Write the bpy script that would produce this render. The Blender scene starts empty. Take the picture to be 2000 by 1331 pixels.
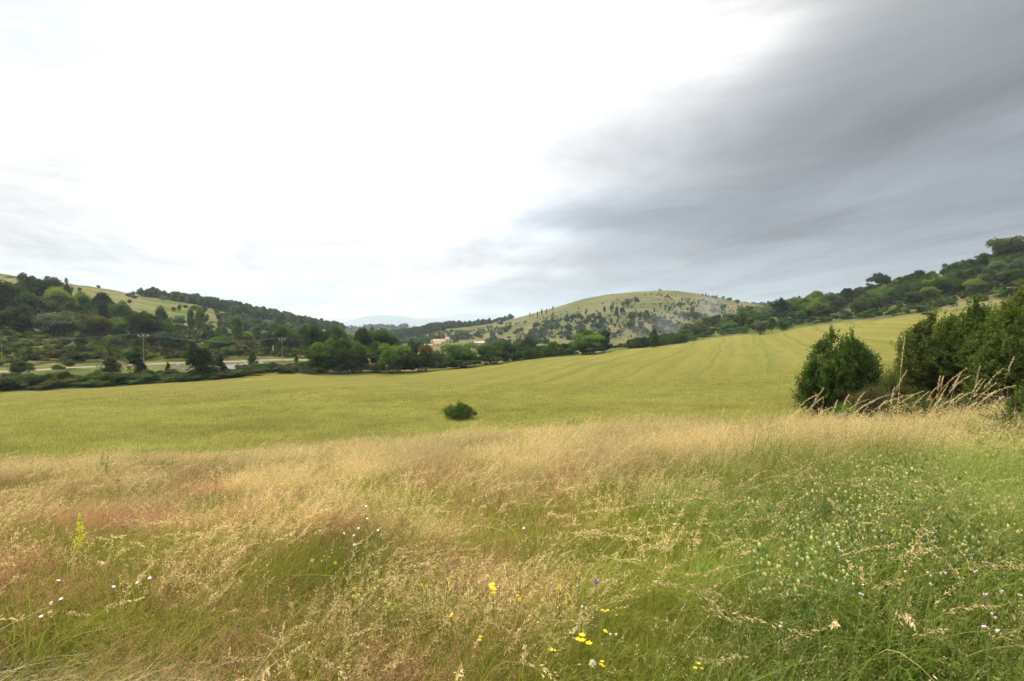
import bpy, math, random
import numpy as np
from mathutils import Vector
D = bpy.data
SC = bpy.context.scene
COL = SC.collection
RNG = np.random.default_rng(11)

# ------------------------------------------------------------------ camera
F = 1111.0                      # focal length in pixels of a 2000 px wide frame
EYE = 1.65
PITCH = math.atan(25.5 / F)
cd = D.cameras.new('camera'); cd.lens = 36 * F / 2000; cd.sensor_width = 36
cd.clip_start = 0.05; cd.clip_end = 30000
cam = D.objects.new('camera', cd); COL.objects.link(cam)
cam.location = (0, 0, EYE); cam.rotation_euler = (math.pi / 2 - PITCH, 0, 0)
SC.camera = cam
SC.view_settings.view_transform = 'Standard'
SC.view_settings.look = 'None'
SC.view_settings.exposure = 0.45
SC.view_settings.gamma = 1.0
SC.render.engine = 'CYCLES'
SC.cycles.use_denoising = True
SC.cycles.max_bounces = 6
SC.cycles.diffuse_bounces = 3
SC.cycles.transmission_bounces = 4
SC.cycles.volume_bounces = 0
SC.cycles.transparent_max_bounces = 8
SC.cycles.caustics_reflective = False
SC.cycles.caustics_refractive = False
SC.cycles.sample_clamp_indirect = 4.0

# ------------------------------------------------------------------ node helper
class NT:
    def __init__(s, nt): s.nt = nt; s.n = nt.nodes; s.l = nt.links
    def node(s, t, **k):
        n = s.n.new(t)
        for a, b in k.items(): setattr(n, a, b)
        return n
    def put(s, sock, v):
        if hasattr(v, 'is_linked') or isinstance(v, bpy.types.NodeSocket): s.l.new(v, sock)
        elif v is not None:
            try: sock.default_value = v
            except Exception: sock.default_value = tuple(v) + (1.0,)
    def m(s, op, a, b=None, c=None, clamp=False):
        n = s.node('ShaderNodeMath', operation=op); n.use_clamp = clamp
        s.put(n.inputs[0], a)
        if b is not None: s.put(n.inputs[1], b)
        if c is not None: s.put(n.inputs[2], c)
        return n.outputs[0]
    def mr(s, v, a, b, c=0.0, d=1.0, smooth=True):
        n = s.node('ShaderNodeMapRange')
        if smooth: n.interpolation_type = 'SMOOTHSTEP'
        for i, q in enumerate((v, a, b, c, d)): s.put(n.inputs[i], q)
        return n.outputs[0]
    def mix(s, f, a, b, mode='MIX'):
        n = s.node('ShaderNodeMix', data_type='RGBA', blend_type=mode)
        s.put(n.inputs[0], f)
        for i, q in ((6, a), (7, b)):
            if isinstance(q, (tuple, list)): n.inputs[i].default_value = tuple(q) + ((1.0,) if len(q) == 3 else ())
            else: s.l.new(q, n.inputs[i])
        return n.outputs[2]
    def comb(s, x, y, z):
        n = s.node('ShaderNodeCombineXYZ')
        for i, q in enumerate((x, y, z)): s.put(n.inputs[i], q)
        return n.outputs[0]
    def noise(s, vec, scale, detail=4, rough=0.55, dist=0.0):
        n = s.node('ShaderNodeTexNoise')
        if vec is not None: s.l.new(vec, n.inputs['Vector'])
        n.inputs['Scale'].default_value = scale; n.inputs['Detail'].default_value = detail
        n.inputs['Roughness'].default_value = rough; n.inputs['Distortion'].default_value = dist
        return n.outputs[0]
    def scl(s, col, f):
        n = s.node('ShaderNodeVectorMath', operation='SCALE')
        s.l.new(col, n.inputs[0]); s.put(n.inputs[3], f)
        return n.outputs[0]

# ------------------------------------------------------------------ sun and sky
SUN_AZ, SUN_EL = math.radians(-16), math.radians(44)
sd = Vector((math.sin(SUN_AZ) * math.cos(SUN_EL), math.cos(SUN_AZ) * math.cos(SUN_EL), math.sin(SUN_EL)))
sl = D.lights.new('sun', 'SUN'); sl.energy = 2.2; sl.angle = math.radians(14); sl.color = (1.0, 0.94, 0.84)
so = D.objects.new('sun', sl); COL.objects.link(so); so.location = (0, 0, 60)
so.rotation_euler = (-sd).to_track_quat('-Z', 'Y').to_euler()

W = D.worlds.new('World'); SC.world = W; W.use_nodes = True
t = NT(W.node_tree); t.n.clear()
tc = t.node('ShaderNodeTexCoord')
sep = t.node('ShaderNodeSeparateXYZ'); t.l.new(tc.outputs['Generated'], sep.inputs[0])
X, Y, Z = sep.outputs
hl = t.m('SQRT', t.m('ADD', t.m('MULTIPLY', X, X), t.m('MULTIPLY', Y, Y)))
sx = t.m('DIVIDE', X, t.m('MAXIMUM', hl, 0.001))          # sine of the azimuth
el = t.m('DIVIDE', Z, t.m('MAXIMUM', hl, 0.02))           # tangent of the elevation
zz = t.m('ADD', t.m('MAXIMUM', Z, 0.0), 0.10)
px_ = t.m('DIVIDE', X, zz); py_ = t.m('DIVIDE', Y, zz)
wx, wy = -0.26, 0.966
al = t.m('ADD', t.m('MULTIPLY', px_, wx), t.m('MULTIPLY', py_, wy))
ac = t.m('SUBTRACT', t.m('MULTIPLY', px_, wy), t.m('MULTIPLY', py_, wx))
st = t.comb(t.m('MULTIPLY', al, 0.24), ac, 0.3)
n_st = t.noise(st, 1.1, 7, 0.5, 0.5)
n_st2 = t.noise(t.comb(t.m('MULTIPLY', al, 0.5), t.m('MULTIPLY', ac, 0.8), 5.1), 1.6, 9, 0.62, 0.7)
n_big = t.noise(t.comb(al, ac, 7.7), 0.55, 4, 0.5, 0.5)
n_lo = t.noise(t.comb(t.m('MULTIPLY', sx, 1.2), t.m('MULTIPLY', el, 7.0), 2.0), 2.6, 7, 0.6, 0.8)
# grey storm deck on the right, blended by light value so that the change stays gradual
s_ = t.m('SUBTRACT', sx, t.m('ADD', 0.0, t.m('MULTIPLY', el, 0.90)))
def bump2(cx, cy, wx_, wy_):
    a = t.m('POWER', t.m('DIVIDE', t.m('SUBTRACT', sx, cx), wx_), 2.0)
    b = t.m('POWER', t.m('DIVIDE', t.m('SUBTRACT', el, cy), wy_), 2.0)
    return t.m('EXPONENT', t.m('MULTIPLY', t.m('ADD', a, b), -1.0))
s_ = t.m('ADD', s_, t.m('MULTIPLY', t.m('SUBTRACT', n_st, 0.5), 0.62))
s_ = t.m('SUBTRACT', s_, t.m('MULTIPLY', bump2(0.33, 0.50, 0.16, 0.09), 0.26))
s_ = t.m('ADD', s_, t.m('MULTIPLY', bump2(0.14, 0.19, 0.16, 0.035), 0.16))
s_ = t.m('ADD', s_, t.m('MULTIPLY', t.m('SUBTRACT', n_big, 0.5), 0.55))
dark = t.mr(s_, -0.27, 0.29)
gl_ = t.m('ADD', 0.222, t.m('MULTIPLY', t.m('SUBTRACT', n_st, 0.5), 0.55))
gl_ = t.m('ADD', gl_, t.m('MULTIPLY', t.m('SUBTRACT', n_big, 0.5), 0.26))
gl_ = t.m('ADD', gl_, t.m('MULTIPLY', t.m('SUBTRACT', n_st2, 0.5), 0.20))
gl_ = t.m('MAXIMUM', gl_, 0.12)
# bright veil round the hidden sun: a narrow strong core above the frame and a wide soft one
def bump2(cx, cy, wx_, wy_):
    a = t.m('POWER', t.m('DIVIDE', t.m('SUBTRACT', sx, cx), wx_), 2.0)
    b = t.m('POWER', t.m('DIVIDE', t.m('SUBTRACT', el, cy), wy_), 2.0)
    return t.m('EXPONENT', t.m('MULTIPLY', t.m('ADD', a, b), -1.0))
bw = t.m('ADD', 0.575, t.m('MULTIPLY', bump2(-0.25, 1.35, 0.60, 0.38), 15.0))
bw = t.m('ADD', bw, t.m('MULTIPLY', bump2(-0.16, 0.42, 0.46, 0.25), 0.55))
veil = t.m('ADD', t.m('MULTIPLY', t.m('SUBTRACT', n_lo, 0.5), 0.55), t.m('MULTIPLY', t.m('SUBTRACT', n_st2, 0.5), 0.75))
bw = t.m('MAXIMUM', t.m('ADD', bw, veil), 0.3)
lum = t.m('MULTIPLY', t.m('POWER', bw, t.m('SUBTRACT', 1.0, dark)), t.m('POWER', gl_, dark))
tone = t.mix(dark, t.mix(t.mr(el, 0.0, 0.35), (0.99, 1.0, 1.01), (1.0, 0.993, 0.982)), t.mix(t.mr(el, 0.15, 0.7), (0.91, 1.0, 1.14), (0.99, 1.0, 1.02)))
tone = t.mix(t.m('MULTIPLY', bump2(0.18, 0.18, 0.20, 0.05), 0.6), tone, (0.84, 1.0, 1.20))
cloud = t.scl(t.scl(tone, lum), 10.0)
sky = t.node('ShaderNodeTexSky', sky_type='NISHITA'); sky.sun_disc = False
sky.sun_elevation = SUN_EL; sky.sun_rotation = SUN_AZ; sky.dust_density = 2.0
skyc = t.mix(0.8, sky.outputs[0], (6.3, 6.6, 7.1))
gp = t.m('ADD', bump2(-0.64, 0.41, 0.17, 0.055), t.m('ADD', bump2(-0.40, 0.50, 0.14, 0.035), 0.0))
n_gap = t.noise(t.comb(t.m('MULTIPLY', sx, 3.0), t.m('MULTIPLY', el, 6.0), 4.0), 2.6, 9, 0.68, 0.5)
gap = t.m('MULTIPLY', t.mr(t.m('ADD', t.m('MULTIPLY', gp, .8), t.m('MULTIPLY', t.m('SUBTRACT', n_gap, 0.5), 3.4)), 0.48, 0.74), t.mr(gp, 0.08, 0.4))
fin = t.mix(t.m('MULTIPLY', gap, 0.8), cloud, skyc)
bg = t.node('ShaderNodeBackground'); t.l.new(fin, bg.inputs[0]); bg.inputs[1].default_value = 0.1
wo = t.node('ShaderNodeOutputWorld'); t.l.new(bg.outputs[0], wo.inputs[0])
W.cycles.sampling_method = 'MANUAL'; W.cycles.sample_map_resolution = 512

# ------------------------------------------------------------------ small maths
def ut(px, py):
    cx = (px - 1000.0) / F; cy = (665.5 - py) / F
    dy = math.cos(PITCH) + cy * math.sin(PITCH)
    return cx / dy, (-math.sin(PITCH) + cy * math.cos(PITCH)) / dy
def _h(ix, iy, seed):
    h = (ix.astype(np.int64) * 374761393 + iy.astype(np.int64) * 668265263 + seed * 982451653) & 0xFFFFFFFF
    h = ((h ^ (h >> 13)) * 1274126177) & 0xFFFFFFFF
    return ((h ^ (h >> 16)) & 0xFFFF) / 65535.0
def vnoise(x, y, seed=0):
    ix = np.floor(x); iy = np.floor(y); fx = x - ix; fy = y - iy
    fx = fx * fx * (3 - 2 * fx); fy = fy * fy * (3 - 2 * fy)
    a = _h(ix, iy, seed); b = _h(ix + 1, iy, seed); c = _h(ix, iy + 1, seed); d = _h(ix + 1, iy + 1, seed)
    return (a + (b - a) * fx) * (1 - fy) + (c + (d - c) * fx) * fy
def fbm(x, y, o=4, seed=0):
    r = 0; a = 0.5; s = 1.0
    for i in range(o):
        r = r + a * (vnoise(x * s, y * s, seed + i) - 0.5); a *= 0.5; s *= 2.03
    return r * 2
def pchip(x, y, q):
    x = np.asarray(x, float); y = np.asarray(y, float)
    h = np.diff(x); d = np.diff(y) / h
    m = np.zeros_like(y)
    for i in range(1, len(x) - 1):
        if d[i - 1] * d[i] > 0:
            w1 = 2 * h[i] + h[i - 1]; w2 = h[i] + 2 * h[i - 1]
            m[i] = (w1 + w2) / (w1 / d[i - 1] + w2 / d[i])
    m[0] = d[0]; m[-1] = d[-1]
    k = np.clip(np.searchsorted(x, q) - 1, 0, len(x) - 2)
    s = np.clip((q - x[k]) / h[k], 0, 1)
    return ((2*s**3-3*s**2+1)*y[k] + (s**3-2*s**2+s)*h[k]*m[k] + (-2*s**3+3*s**2)*y[k+1] + (s**3-s**2)*h[k]*m[k+1])

# ------------------------------------------------------------------ terrain: profiles surveyed along bearings
RG = np.concatenate([[0.0], np.geomspace(0.4, 16000, 640)])
class Loft:
    """Terrain sheet through survey points: per bearing a list of (forward distance, height z or picture row)."""
    def __init__(s, cols, az, sub, wrap=False, amp=None):
        A = []; R = []; Zs = []
        for px, pts in cols:
            u = (px - 1000.0) / F
            q = math.sqrt(1 + u * u); rr = []; zs = []
            for (Yd, v) in pts:
                z = v if v < 400 else EYE + Yd * ut(px, v)[1]
                rr.append(Yd * q); zs.append(z)
            A.append(math.atan(u)); R.append(rr); Zs.append(zs)
        if wrap:
            flat = [min(0.2 * math.log10(1 + r), 2) - 0.1 for r in R[0]]
            A = [-math.pi, -2.2] + A + [2.2, math.pi]
            R = [R[0], R[0]] + R + [R[0], R[0]]; Zs = [flat, flat] + Zs + [flat, flat]
        A = np.array(A); R = np.array(R); Zs = np.array(Zs)
        s.az = az; s.amp = amp
        n = R.shape[1]
        Rc = np.stack([pchip(A, R[:, i], az) for i in range(n)], 1)
        Zc = np.stack([pchip(A, Zs[:, i], az) for i in range(n)], 1)
        rows = []; s.lay = [0]
        for i in range(n - 1):
            f = np.arange(sub[i]) / sub[i]
            rows.append(np.exp(np.log(np.maximum(Rc[:, i:i+1], .01)) * (1 - f) + np.log(Rc[:, i+1:i+2]) * f))
            s.lay.append(s.lay[-1] + sub[i])
        rows.append(Rc[:, -1:])
        s.R = np.concatenate(rows, 1)
        s.Z = np.stack([pchip(Rc[k], Zc[k], s.R[k]) for k in range(len(az))])
        s.T = np.stack([np.interp(RG, s.R[k], s.Z[k], left=s.Z[k][0] if wrap else -200, right=-200) for k in range(len(az))])
        s.Rc = Rc
        s.X = np.sin(az)[:, None] * s.R; s.Y = np.cos(az)[:, None] * s.R
        s.Z = s.Z + s.extra(s.X, s.Y)
    def extra(s, x, y):
        r = np.hypot(x, y)
        a = s.amp(r)
        return a * fbm(x / (6 + r * 0.05) + 3.1, y / (6 + r * 0.05), 4, 5)
    def H(s, x, y):
        x = np.asarray(x, float); y = np.asarray(y, float)
        a = np.arctan2(x, y); r = np.hypot(x, y)
        ia = np.interp(a, s.az, np.arange(len(s.az)))
        ir = np.interp(r, RG, np.arange(len(RG)))
        a0 = np.clip(ia.astype(int), 0, len(s.az) - 2); r0 = np.clip(ir.astype(int), 0, len(RG) - 2)
        fa = ia - a0; fr = ir - r0; T = s.T
        z = (T[a0, r0]*(1-fa)+T[a0+1, r0]*fa)*(1-fr) + (T[a0, r0+1]*(1-fa)+T[a0+1, r0+1]*fa)*fr
        z = np.where((a < s.az[0]) | (a > s.az[-1]), -300, z)
        return z + s.extra(x, y)

AZ = np.unique(np.concatenate([np.arange(-180, -52, 4.0), np.arange(-52, 52, 0.2), np.arange(52, 180.1, 4.0)]))
AZ = np.radians(AZ)
#        near..   meadow edge  field..            field end   road near    road far    slope      slope top   upper ridge  behind
GC = [
 (-600, [(.4,0),(3,-.05),(10,-1.4),(20,-3.6),(45,-5.8),(70,-7.8),( 92,-9.4),(112,-8.4),(124,-8.3),(160, 3.0),(250,24.0),(460,58.0),(650,50),(1300,-5),(15000,-30)]),
 (-200, [(.4,0),(3,-.05),(10,-1.3),(20,-3.5),(45,-5.6),(70,-7.7),( 95,-9.3),(114,-8.3),(126,-8.2),(165,-1.0),(265,20.0),(470,50.0),(650,40),(1300,-10),(15000,-30)]),
 (0,    [(.4,0),(3,-.05),(10,-1.2),(20,-3.3),(45,815),(72,787),( 97,766),(118,-8.2),(130,-8.1),(170, 672),(270, 580),(480, 541),(650,35),(1300,-10),(15000,-30)]),
 (200,  [(.4,0),(3,-.05),(10,-1.1),(20,-3.1),(45,813),(75,780),(101,757),(128,-7.8),(140,-7.7),(178, 678),(270, 622),(480, 567),(650,28),(1300,-12),(15000,-30)]),
 (400,  [(.4,0),(3,-.05),(10,-1.0),(20,-3.0),(45,813),(78,772),(112,743),(143,-7.8),(155,-7.7),(195, 690),(280, 660),(520, 598),(680,20),(1300,-12),(15000,-30)]),
 (550,  [(.4,0),(3,-.05),(10,-.95),(20,-2.9),(45,814),(82,762),(128,729),(153,-7.7),(165,-7.6),(205,-8),(300, 664),(580, 624),(720,6),(1300,-13),(15000,-30)]),
 (650,  [(.4,0),(3,-.05),(10,-.9),(20,-2.8),(45,817),(84,759),(131,731),(158,-8.0),(170,-8),(215,-8.6),(330,-8),(640, 642),(740,-6),(1300,-13),(15000,-30)]),
 (750,  [(.4,0),(3,-.05),(10,-.85),(19,-2.5),(45,820),(85,757),(132,732),(160,-8.6),(171,-8.6),(220,-9.5),(350,-10),(650,-11),(760,-12),(1300,-14),(15000,-30)]),
 (850,  [(.4,0),(3,-.05),(10,-.8),(18,-2.2),(45,820),(85,755),(135,724),(160,-9),(171,-9),(220,-10),(350,-11),(650,-13),(800,-13),(1300,-14),(15000,-30)]),
 (1000, [(.4,0),(3,-.05),(10,-.7),(18,-2.0),(45,815),(88,745),(150,706),(165,-8),(176,-9),(220,-10),(350,-12),(650,-13),(800,-13),(1300,-14),(15000,-30)]),
 (1150, [(.4,0),(3,-.05),(10,-.6),(17,-1.7),(45,808),(92,738),(168,693),(185,-6.8),(196,-7.5),(240,-9),(350,-12),(650,-13),(800,-13),(1300,-14),(15000,-30)]),
 (1250, [(.4,0),(3,-.03),(10,-.55),(17,-1.65),(45,803),(98,728),(195,679),(215,-5.2),(225,-5.5),(255,-8),(350,-11),(650,-13),(800,-13),(1300,-14),(15000,-30)]),
 (1400, [(.4,0),(3,-.02),(10,-.58),(16,-1.65),(45,795),(100,722),(230,660),(245,-1.5),(256,-1),(290,634),(340,631),(650,-5),(800,-10),(1300,-14),(15000,-30)]),
 (1500, [(.4,0),(3,0),(10,-.54),(16,-1.62),(45,788),(100,716),(230,648),(245,1.0),(256,2),(300,619),(350,611),(650,0),(800,-10),(1300,-14),(15000,-30)]),
 (1600, [(.4,0),(3,0),(10,-.50),(16,-1.52),(45,778),(98,706),(220,637),(235,4),(245,6),(285,602),(330,594),(650,10),(800,0),(1300,-14),(15000,-30)]),
 (1700, [(.4,0),(3,.02),(10,-.44),(15,-1.32),(45,765),(95,693),(205,624),(218,6),(228,8),(265,588),(310,574),(650,22),(800,10),(1300,-14),(15000,-30)]),
 (1800, [(.4,0),(3,.05),(10,-.36),(15,-1.18),(45,750),(90,680),(190,613),(200,7.5),(210,10),(250,570),(300,552),(650,32),(800,20),(1300,-14),(15000,-30)]),
 (1900, [(.4,0),(3,.05),(10,-.28),(15,-1.0),(45,738),(85,668),(175,605),(185,9),(195,12),(235,548),(290,526),(650,40),(800,30),(1300,-14),(15000,-30)]),
 (2000, [(.4,0),(3,.08),(10,-.1),(15,-.6),(45,728),(80,660),(165,598),(175,10),(185,14),(225,528),(290,500),(650,45),(800,35),(1300,-14),(15000,-30)]),
 (2500, [(.4,0),(3,.1),(10,0),(15,-.3),(45,1),(80,3),(150,10),(160,12),(170,15),(215,30),(290,48),(650,50),(800,40),(1300,-14),(15000,-30)]),
]
G = Loft(GC, AZ, [6, 14, 14, 22, 14, 22, 10, 5, 10, 22, 34, 8, 8, 8], True,
         amp=lambda r: np.interp(r, [0, 3, 15, 60, 160, 250, 600, 2000, 9000], [.0, .10, .22, .35, .5, 1.6, 4.0, 10, 12]))
def azr(p0, p1, st=0.25):
    return np.arange(math.atan((p0-1000)/F), math.atan((p1-1000)/F), math.radians(st) * 0.5)
def ridge(lst, Y0, Y1, Y2, zb, bulge=0.55):
    o = []
    for px, v in lst:
        zr = EYE + Y1 * ut(px, v)[1]
        ym = Y0 + (Y1 - Y0) * 0.5
        o.append((px, [(Y0, zb), (ym, zb + max(zr - zb, 0) * bulge), (Y1, zr), (Y2, zb - 5)]))
    return o
HILL = Loft(ridge([(560,690),(640,682),(700,668),(760,656),(810,648),(850,643),(900,638),(960,632),(1000,624),(1050,611),(1100,597),(1150,583),(1200,575),(1250,570),(1300,569),(1350,573),(1400,581),(1450,591),(1500,601),(1600,615),(1700,640),(1800,670)], 430, 760, 1000, -17),
            azr(560, 1800), [20, 34, 10], amp=lambda r: 1.8)
BACKR = Loft(ridge([(1250,660),(1350,625),(1420,604),(1480,600),(1550,599),(1620,600),(1800,602),(2100,600),(2400,640)], 850, 1050, 1300, -18),
             azr(1250, 2400), [8, 12, 6], amp=lambda r: 2.0)
BACKL = Loft(ridge([(480,700),(560,652),(640,643),(700,641),(760,641),(800,637),(840,636),(900,637),(960,642),(1040,660)], 1250, 1600, 2000, -25),
             azr(480, 1040), [10, 18, 6], amp=lambda r: 3.0)
MT1 = Loft(ridge([(560,652),(640,636),(680,627),(720,618),(750,616),(780,617),(810,621),(850,624),(900,625),(1000,628),(1100,645)], 7500, 9000, 10000, -40),
           azr(560, 1100), [8, 16, 4], amp=lambda r: 12.0)
MT2 = Loft(ridge([(700,660),(800,622),(850,620),(880,617),(905,613),(940,615),(965,613),(990,614),(1020,617),(1100,622),(1250,640)], 9500, 11000, 12000, -40),
           azr(700, 1250), [8, 16, 4], amp=lambda r: 12.0)
MT3 = Loft(ridge([(450,655),(560,628),(640,623),(700,622),(800,625),(900,640)], 11500, 12600, 13300, -40),
           azr(450, 900), [6, 12, 4], amp=lambda r: 10.0)
SHEETS = [G, HILL, BACKR, BACKL]
def H(x, y):
    z = SHEETS[0].H(x, y)
    for s in SHEETS[1:]: z = np.maximum(z, s.H(x, y))
    return z
def at(px, py, up=0.0, y0=1.5, y1=3000, hf=None):
    """Ground point (raised by `up`) seen along one bearing and slope of sight."""
    u, tt = ut(px, py)
    Ys = np.geomspace(y0, y1, 2500)
    d = (hf or H)(u * Ys, Ys) + up - (EYE + Ys * tt)
    k = np.argmax(d > 0) if (d > 0).any() else len(Ys) - 1
    return u * Ys[k], Ys[k], float(EYE + Ys[k] * tt - up)
def on(px, Yd):
    u = (px - 1000.0) / F
    return u * Yd, Yd, float(H(u * Yd, Yd))

# ------------------------------------------------------------------ mesh helpers
def link(o, parent=None):
    COL.objects.link(o)
    if parent is not None: o.parent = parent
    return o
def mesh_np(name, V, Fc, mats=(), attrs=None, smooth=False):
    V = np.asarray(V, np.float32); Fc = np.asarray(Fc, np.int32); m, k = Fc.shape
    me = D.meshes.new(name)
    me.vertices.add(len(V)); me.vertices.foreach_set('co', V.ravel())
    me.loops.add(m * k); me.loops.foreach_set('vertex_index', Fc.ravel())
    me.polygons.add(m); me.polygons.foreach_set('loop_start', np.arange(0, m * k, k, dtype=np.int32))
    if smooth: me.polygons.foreach_set('use_smooth', np.ones(m, bool))
    me.update(calc_edges=True)
    for nm, (ty, dom, arr) in (attrs or {}).items():
        a = me.attributes.new(nm, ty, dom)
        key = {'FLOAT': 'value', 'INT': 'value', 'FLOAT_VECTOR': 'vector', 'FLOAT_COLOR': 'color'}[ty]
        a.data.foreach_set(key, np.asarray(arr).astype(np.int32 if ty == 'INT' else np.float32).ravel())
    for mt in mats: me.materials.append(mt)
    return me
def tag(o, label=None, cat=None, group=None, kind=None):
    if label: o['label'] = label
    if cat: o['category'] = cat
    if group: o['group'] = group
    if kind: o['kind'] = kind
    return o
def grid_faces(na, nr, r0, r1):
    a = np.arange(na - 1)[:, None]; r = np.arange(r0, r1)[None, :]
    i = a * nr + r
    return np.stack([i, i + nr, i + nr + 1, i + 1], -1).reshape(-1, 4)
def sheet(name, L, r0, r1, mat, label, cat):
    na, nr = L.R.shape
    V = np.stack([L.X, L.Y, L.Z], -1)[:, r0:r1 + 1].reshape(-1, 3)
    me = mesh_np(name, V, grid_faces(na, r1 + 1 - r0, 0, r1 - r0)[:, ::-1], [mat], smooth=True)
    return tag(link(D.objects.new(name, me)), label, cat, kind='structure')
def tube(path, rad, sides=6):
    P = np.asarray(path, float); n = len(P); V = []; Fc = []
    for i in range(n):
        d = P[min(i + 1, n - 1)] - P[max(i - 1, 0)]; d = d / (np.linalg.norm(d) + 1e-9)
        a = np.cross(d, [0, 1, 0] if abs(d[1]) < .9 else [1, 0, 0]); a /= np.linalg.norm(a); b = np.cross(d, a)
        for k in range(sides):
            q = 2 * math.pi * k / sides
            V.append(P[i] + rad[i] * (a * math.cos(q) + b * math.sin(q)))
    for i in range(n - 1):
        for k in range(sides):
            k2 = (k + 1) % sides
            Fc.append((i*sides+k, i*sides+k2, (i+1)*sides+k2, (i+1)*sides+k))
    return np.array(V), np.array(Fc)
def join(parts):
    V = []; Fc = []; o = 0
    for v, f in parts:
        V.append(v); Fc.append(np.asarray(f) + o); o += len(v)
    return np.concatenate(V), np.concatenate(Fc)
def box(cx, cy, cz, sx, sy, sz):
    v = np.array([(x, y, z) for x in (-.5, .5) for y in (-.5, .5) for z in (-.5, .5)]) * (sx, sy, sz) + (cx, cy, cz)
    f = np.array([(0,1,3,2),(4,6,7,5),(0,4,5,1),(2,3,7,6),(0,2,6,4),(1,5,7,3)])
    return v, f
def ellip(c, r, nu=6, nv=4):
    V = []; Fc = []
    for j in range(nv + 1):
        th = math.pi * j / nv
        for i in range(nu):
            ph = 2 * math.pi * i / nu
            V.append((c[0]+r[0]*math.sin(th)*math.cos(ph), c[1]+r[1]*math.sin(th)*math.sin(ph), c[2]+r[2]*math.cos(th)))
    for j in range(nv):
        for i in range(nu):
            i2 = (i + 1) % nu
            Fc.append((j*nu+i, (j+1)*nu+i, (j+1)*nu+i2, j*nu+i2))
    return np.array(V), np.array(Fc)
def unit(v): return v / (np.linalg.norm(v, axis=-1, keepdims=True) + 1e-9)
def leafq(C, Dr, Nn, L, Wd):
    """diamond leaves: centre, long axis, rough normal, length, width"""
    Dr = unit(Dr); S = unit(np.cross(Dr, Nn)); L = np.reshape(L, (-1, 1)); Wd = np.reshape(Wd, (-1, 1))
    n = unit(np.cross(S, Dr))
    V = np.stack([C - Dr*L/2, C + S*Wd/2 + n*Wd*.12 + Dr*L*.05, C + Dr*L/2, C - S*Wd/2 + n*Wd*.12 + Dr*L*.05], 1).reshape(-1, 3)
    return V, np.arange(len(V)).reshape(-1, 4)

# ------------------------------------------------------------------ materials
def new_mat(name):
    m = D.materials.new(name); m.use_nodes = True
    q = NT(m.node_tree); q.n.clear(); q.out = q.node('ShaderNodeOutputMaterial')
    return m, q
def geo_pos(q):
    g = q.node('ShaderNodeNewGeometry'); return g.outputs['Position']
def principled(q, col, rough=0.9, spec=0.0, bump=None, bs=0.5, bd=0.1):
    b = q.node('ShaderNodeBsdfPrincipled'); q.put(b.inputs['Base Color'], col)
    q.put(b.inputs['Roughness'], rough); b.inputs['Specular IOR Level'].default_value = spec
    if bump is not None:
        bn = q.node('ShaderNodeBump'); bn.inputs['Strength'].default_value = bs; bn.inputs['Distance'].default_value = bd
        q.l.new(bump, bn.inputs['Height']); q.l.new(bn.outputs[0], b.inputs['Normal'])
    return b
def plain(name, c, rough=.8, spec=.2, nscale=8, var=.25, bump=.3):
    m, q = new_mat(name); tcn = q.node('ShaderNodeTexCoord')
    n = q.noise(tcn.outputs['Object'], nscale, 5)
    col = q.mix(n, tuple(x * (1 - var) for x in c), tuple(min(x * (1 + var), 1) for x in c))
    b = principled(q, col, rough, spec, n, bump, .02); q.l.new(b.outputs[0], q.out.inputs[0]); return m
def foliage_mat(name, trans=0.35, fixed=None):
    m, q = new_mat(name)
    oi = q.node('ShaderNodeObjectInfo')
    at_ = q.node('ShaderNodeAttribute', attribute_name='rnd')
    f = q.m('ADD', 0.38, q.m('MULTIPLY', at_.outputs['Fac'], 1.25))
    src = oi.outputs['Color']
    if fixed:
        g_ = q.node('ShaderNodeRGB'); g_.outputs[0].default_value = (*fixed, 1); src = g_.outputs[0]
    c1 = q.scl(src, f)
    c2 = q.mix(q.mr(at_.outputs['Fac'], .5, 1.0, 0, .35), c1, q.mix(1.0, c1, (1.5, 1.15, .55), 'MULTIPLY'))
    b = principled(q, c2, .7, .06)
    tr = q.node('ShaderNodeBsdfTranslucent'); q.l.new(q.mix(1.0, c2, (1.35, 1.5, .5), 'MULTIPLY'), tr.inputs[0])
    ms = q.node('ShaderNodeMixShader'); ms.inputs[0].default_value = trans
    q.l.new(b.outputs[0], ms.inputs[1]); q.l.new(tr.outputs[0], ms.inputs[2]); q.l.new(ms.outputs[0], q.out.inputs[0])
    return m
def grass_mat(name, trans=0.4, gain=1.0):
    m, q = new_mat(name)
    a = q.node('ShaderNodeAttribute', attribute_name='col')
    ti = q.node('ShaderNodeAttribute', attribute_name='tint', attribute_type='INSTANCER')
    c = q.scl(a.outputs['Color'], q.m('MULTIPLY', ti.outputs['Fac'], gain))
    b = principled(q, c, .65, .1)
    tr = q.node('ShaderNodeBsdfTranslucent'); q.l.new(c, tr.inputs[0])
    ms = q.node('ShaderNodeMixShader'); ms.inputs[0].default_value = trans
    q.l.new(b.outputs[0], ms.inputs[1]); q.l.new(tr.outputs[0], ms.inputs[2]); q.l.new(ms.outputs[0], q.out.inputs[0])
    return m
M_LEAF = foliage_mat('foliage', .42)
M_LEAF_NEAR = foliage_mat('foliage_near', .4)
M_GRASS = grass_mat('grass')
M_BARK = plain('bark', (.10, .075, .05), .95, .1, 12, .4)
M_POLE = plain('pole_wood', (.22, .17, .12), .9, .1, 10, .3)
M_CONC = plain('pole_concrete', (.50, .48, .44), .9, .1, 6, .15)
M_INS = plain('insulator', (.60, .60, .58), .4, .5, 5, .05)
M_CABLE = plain('cable', (.16, .17, .18), .6, .3, 5, .05)

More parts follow.
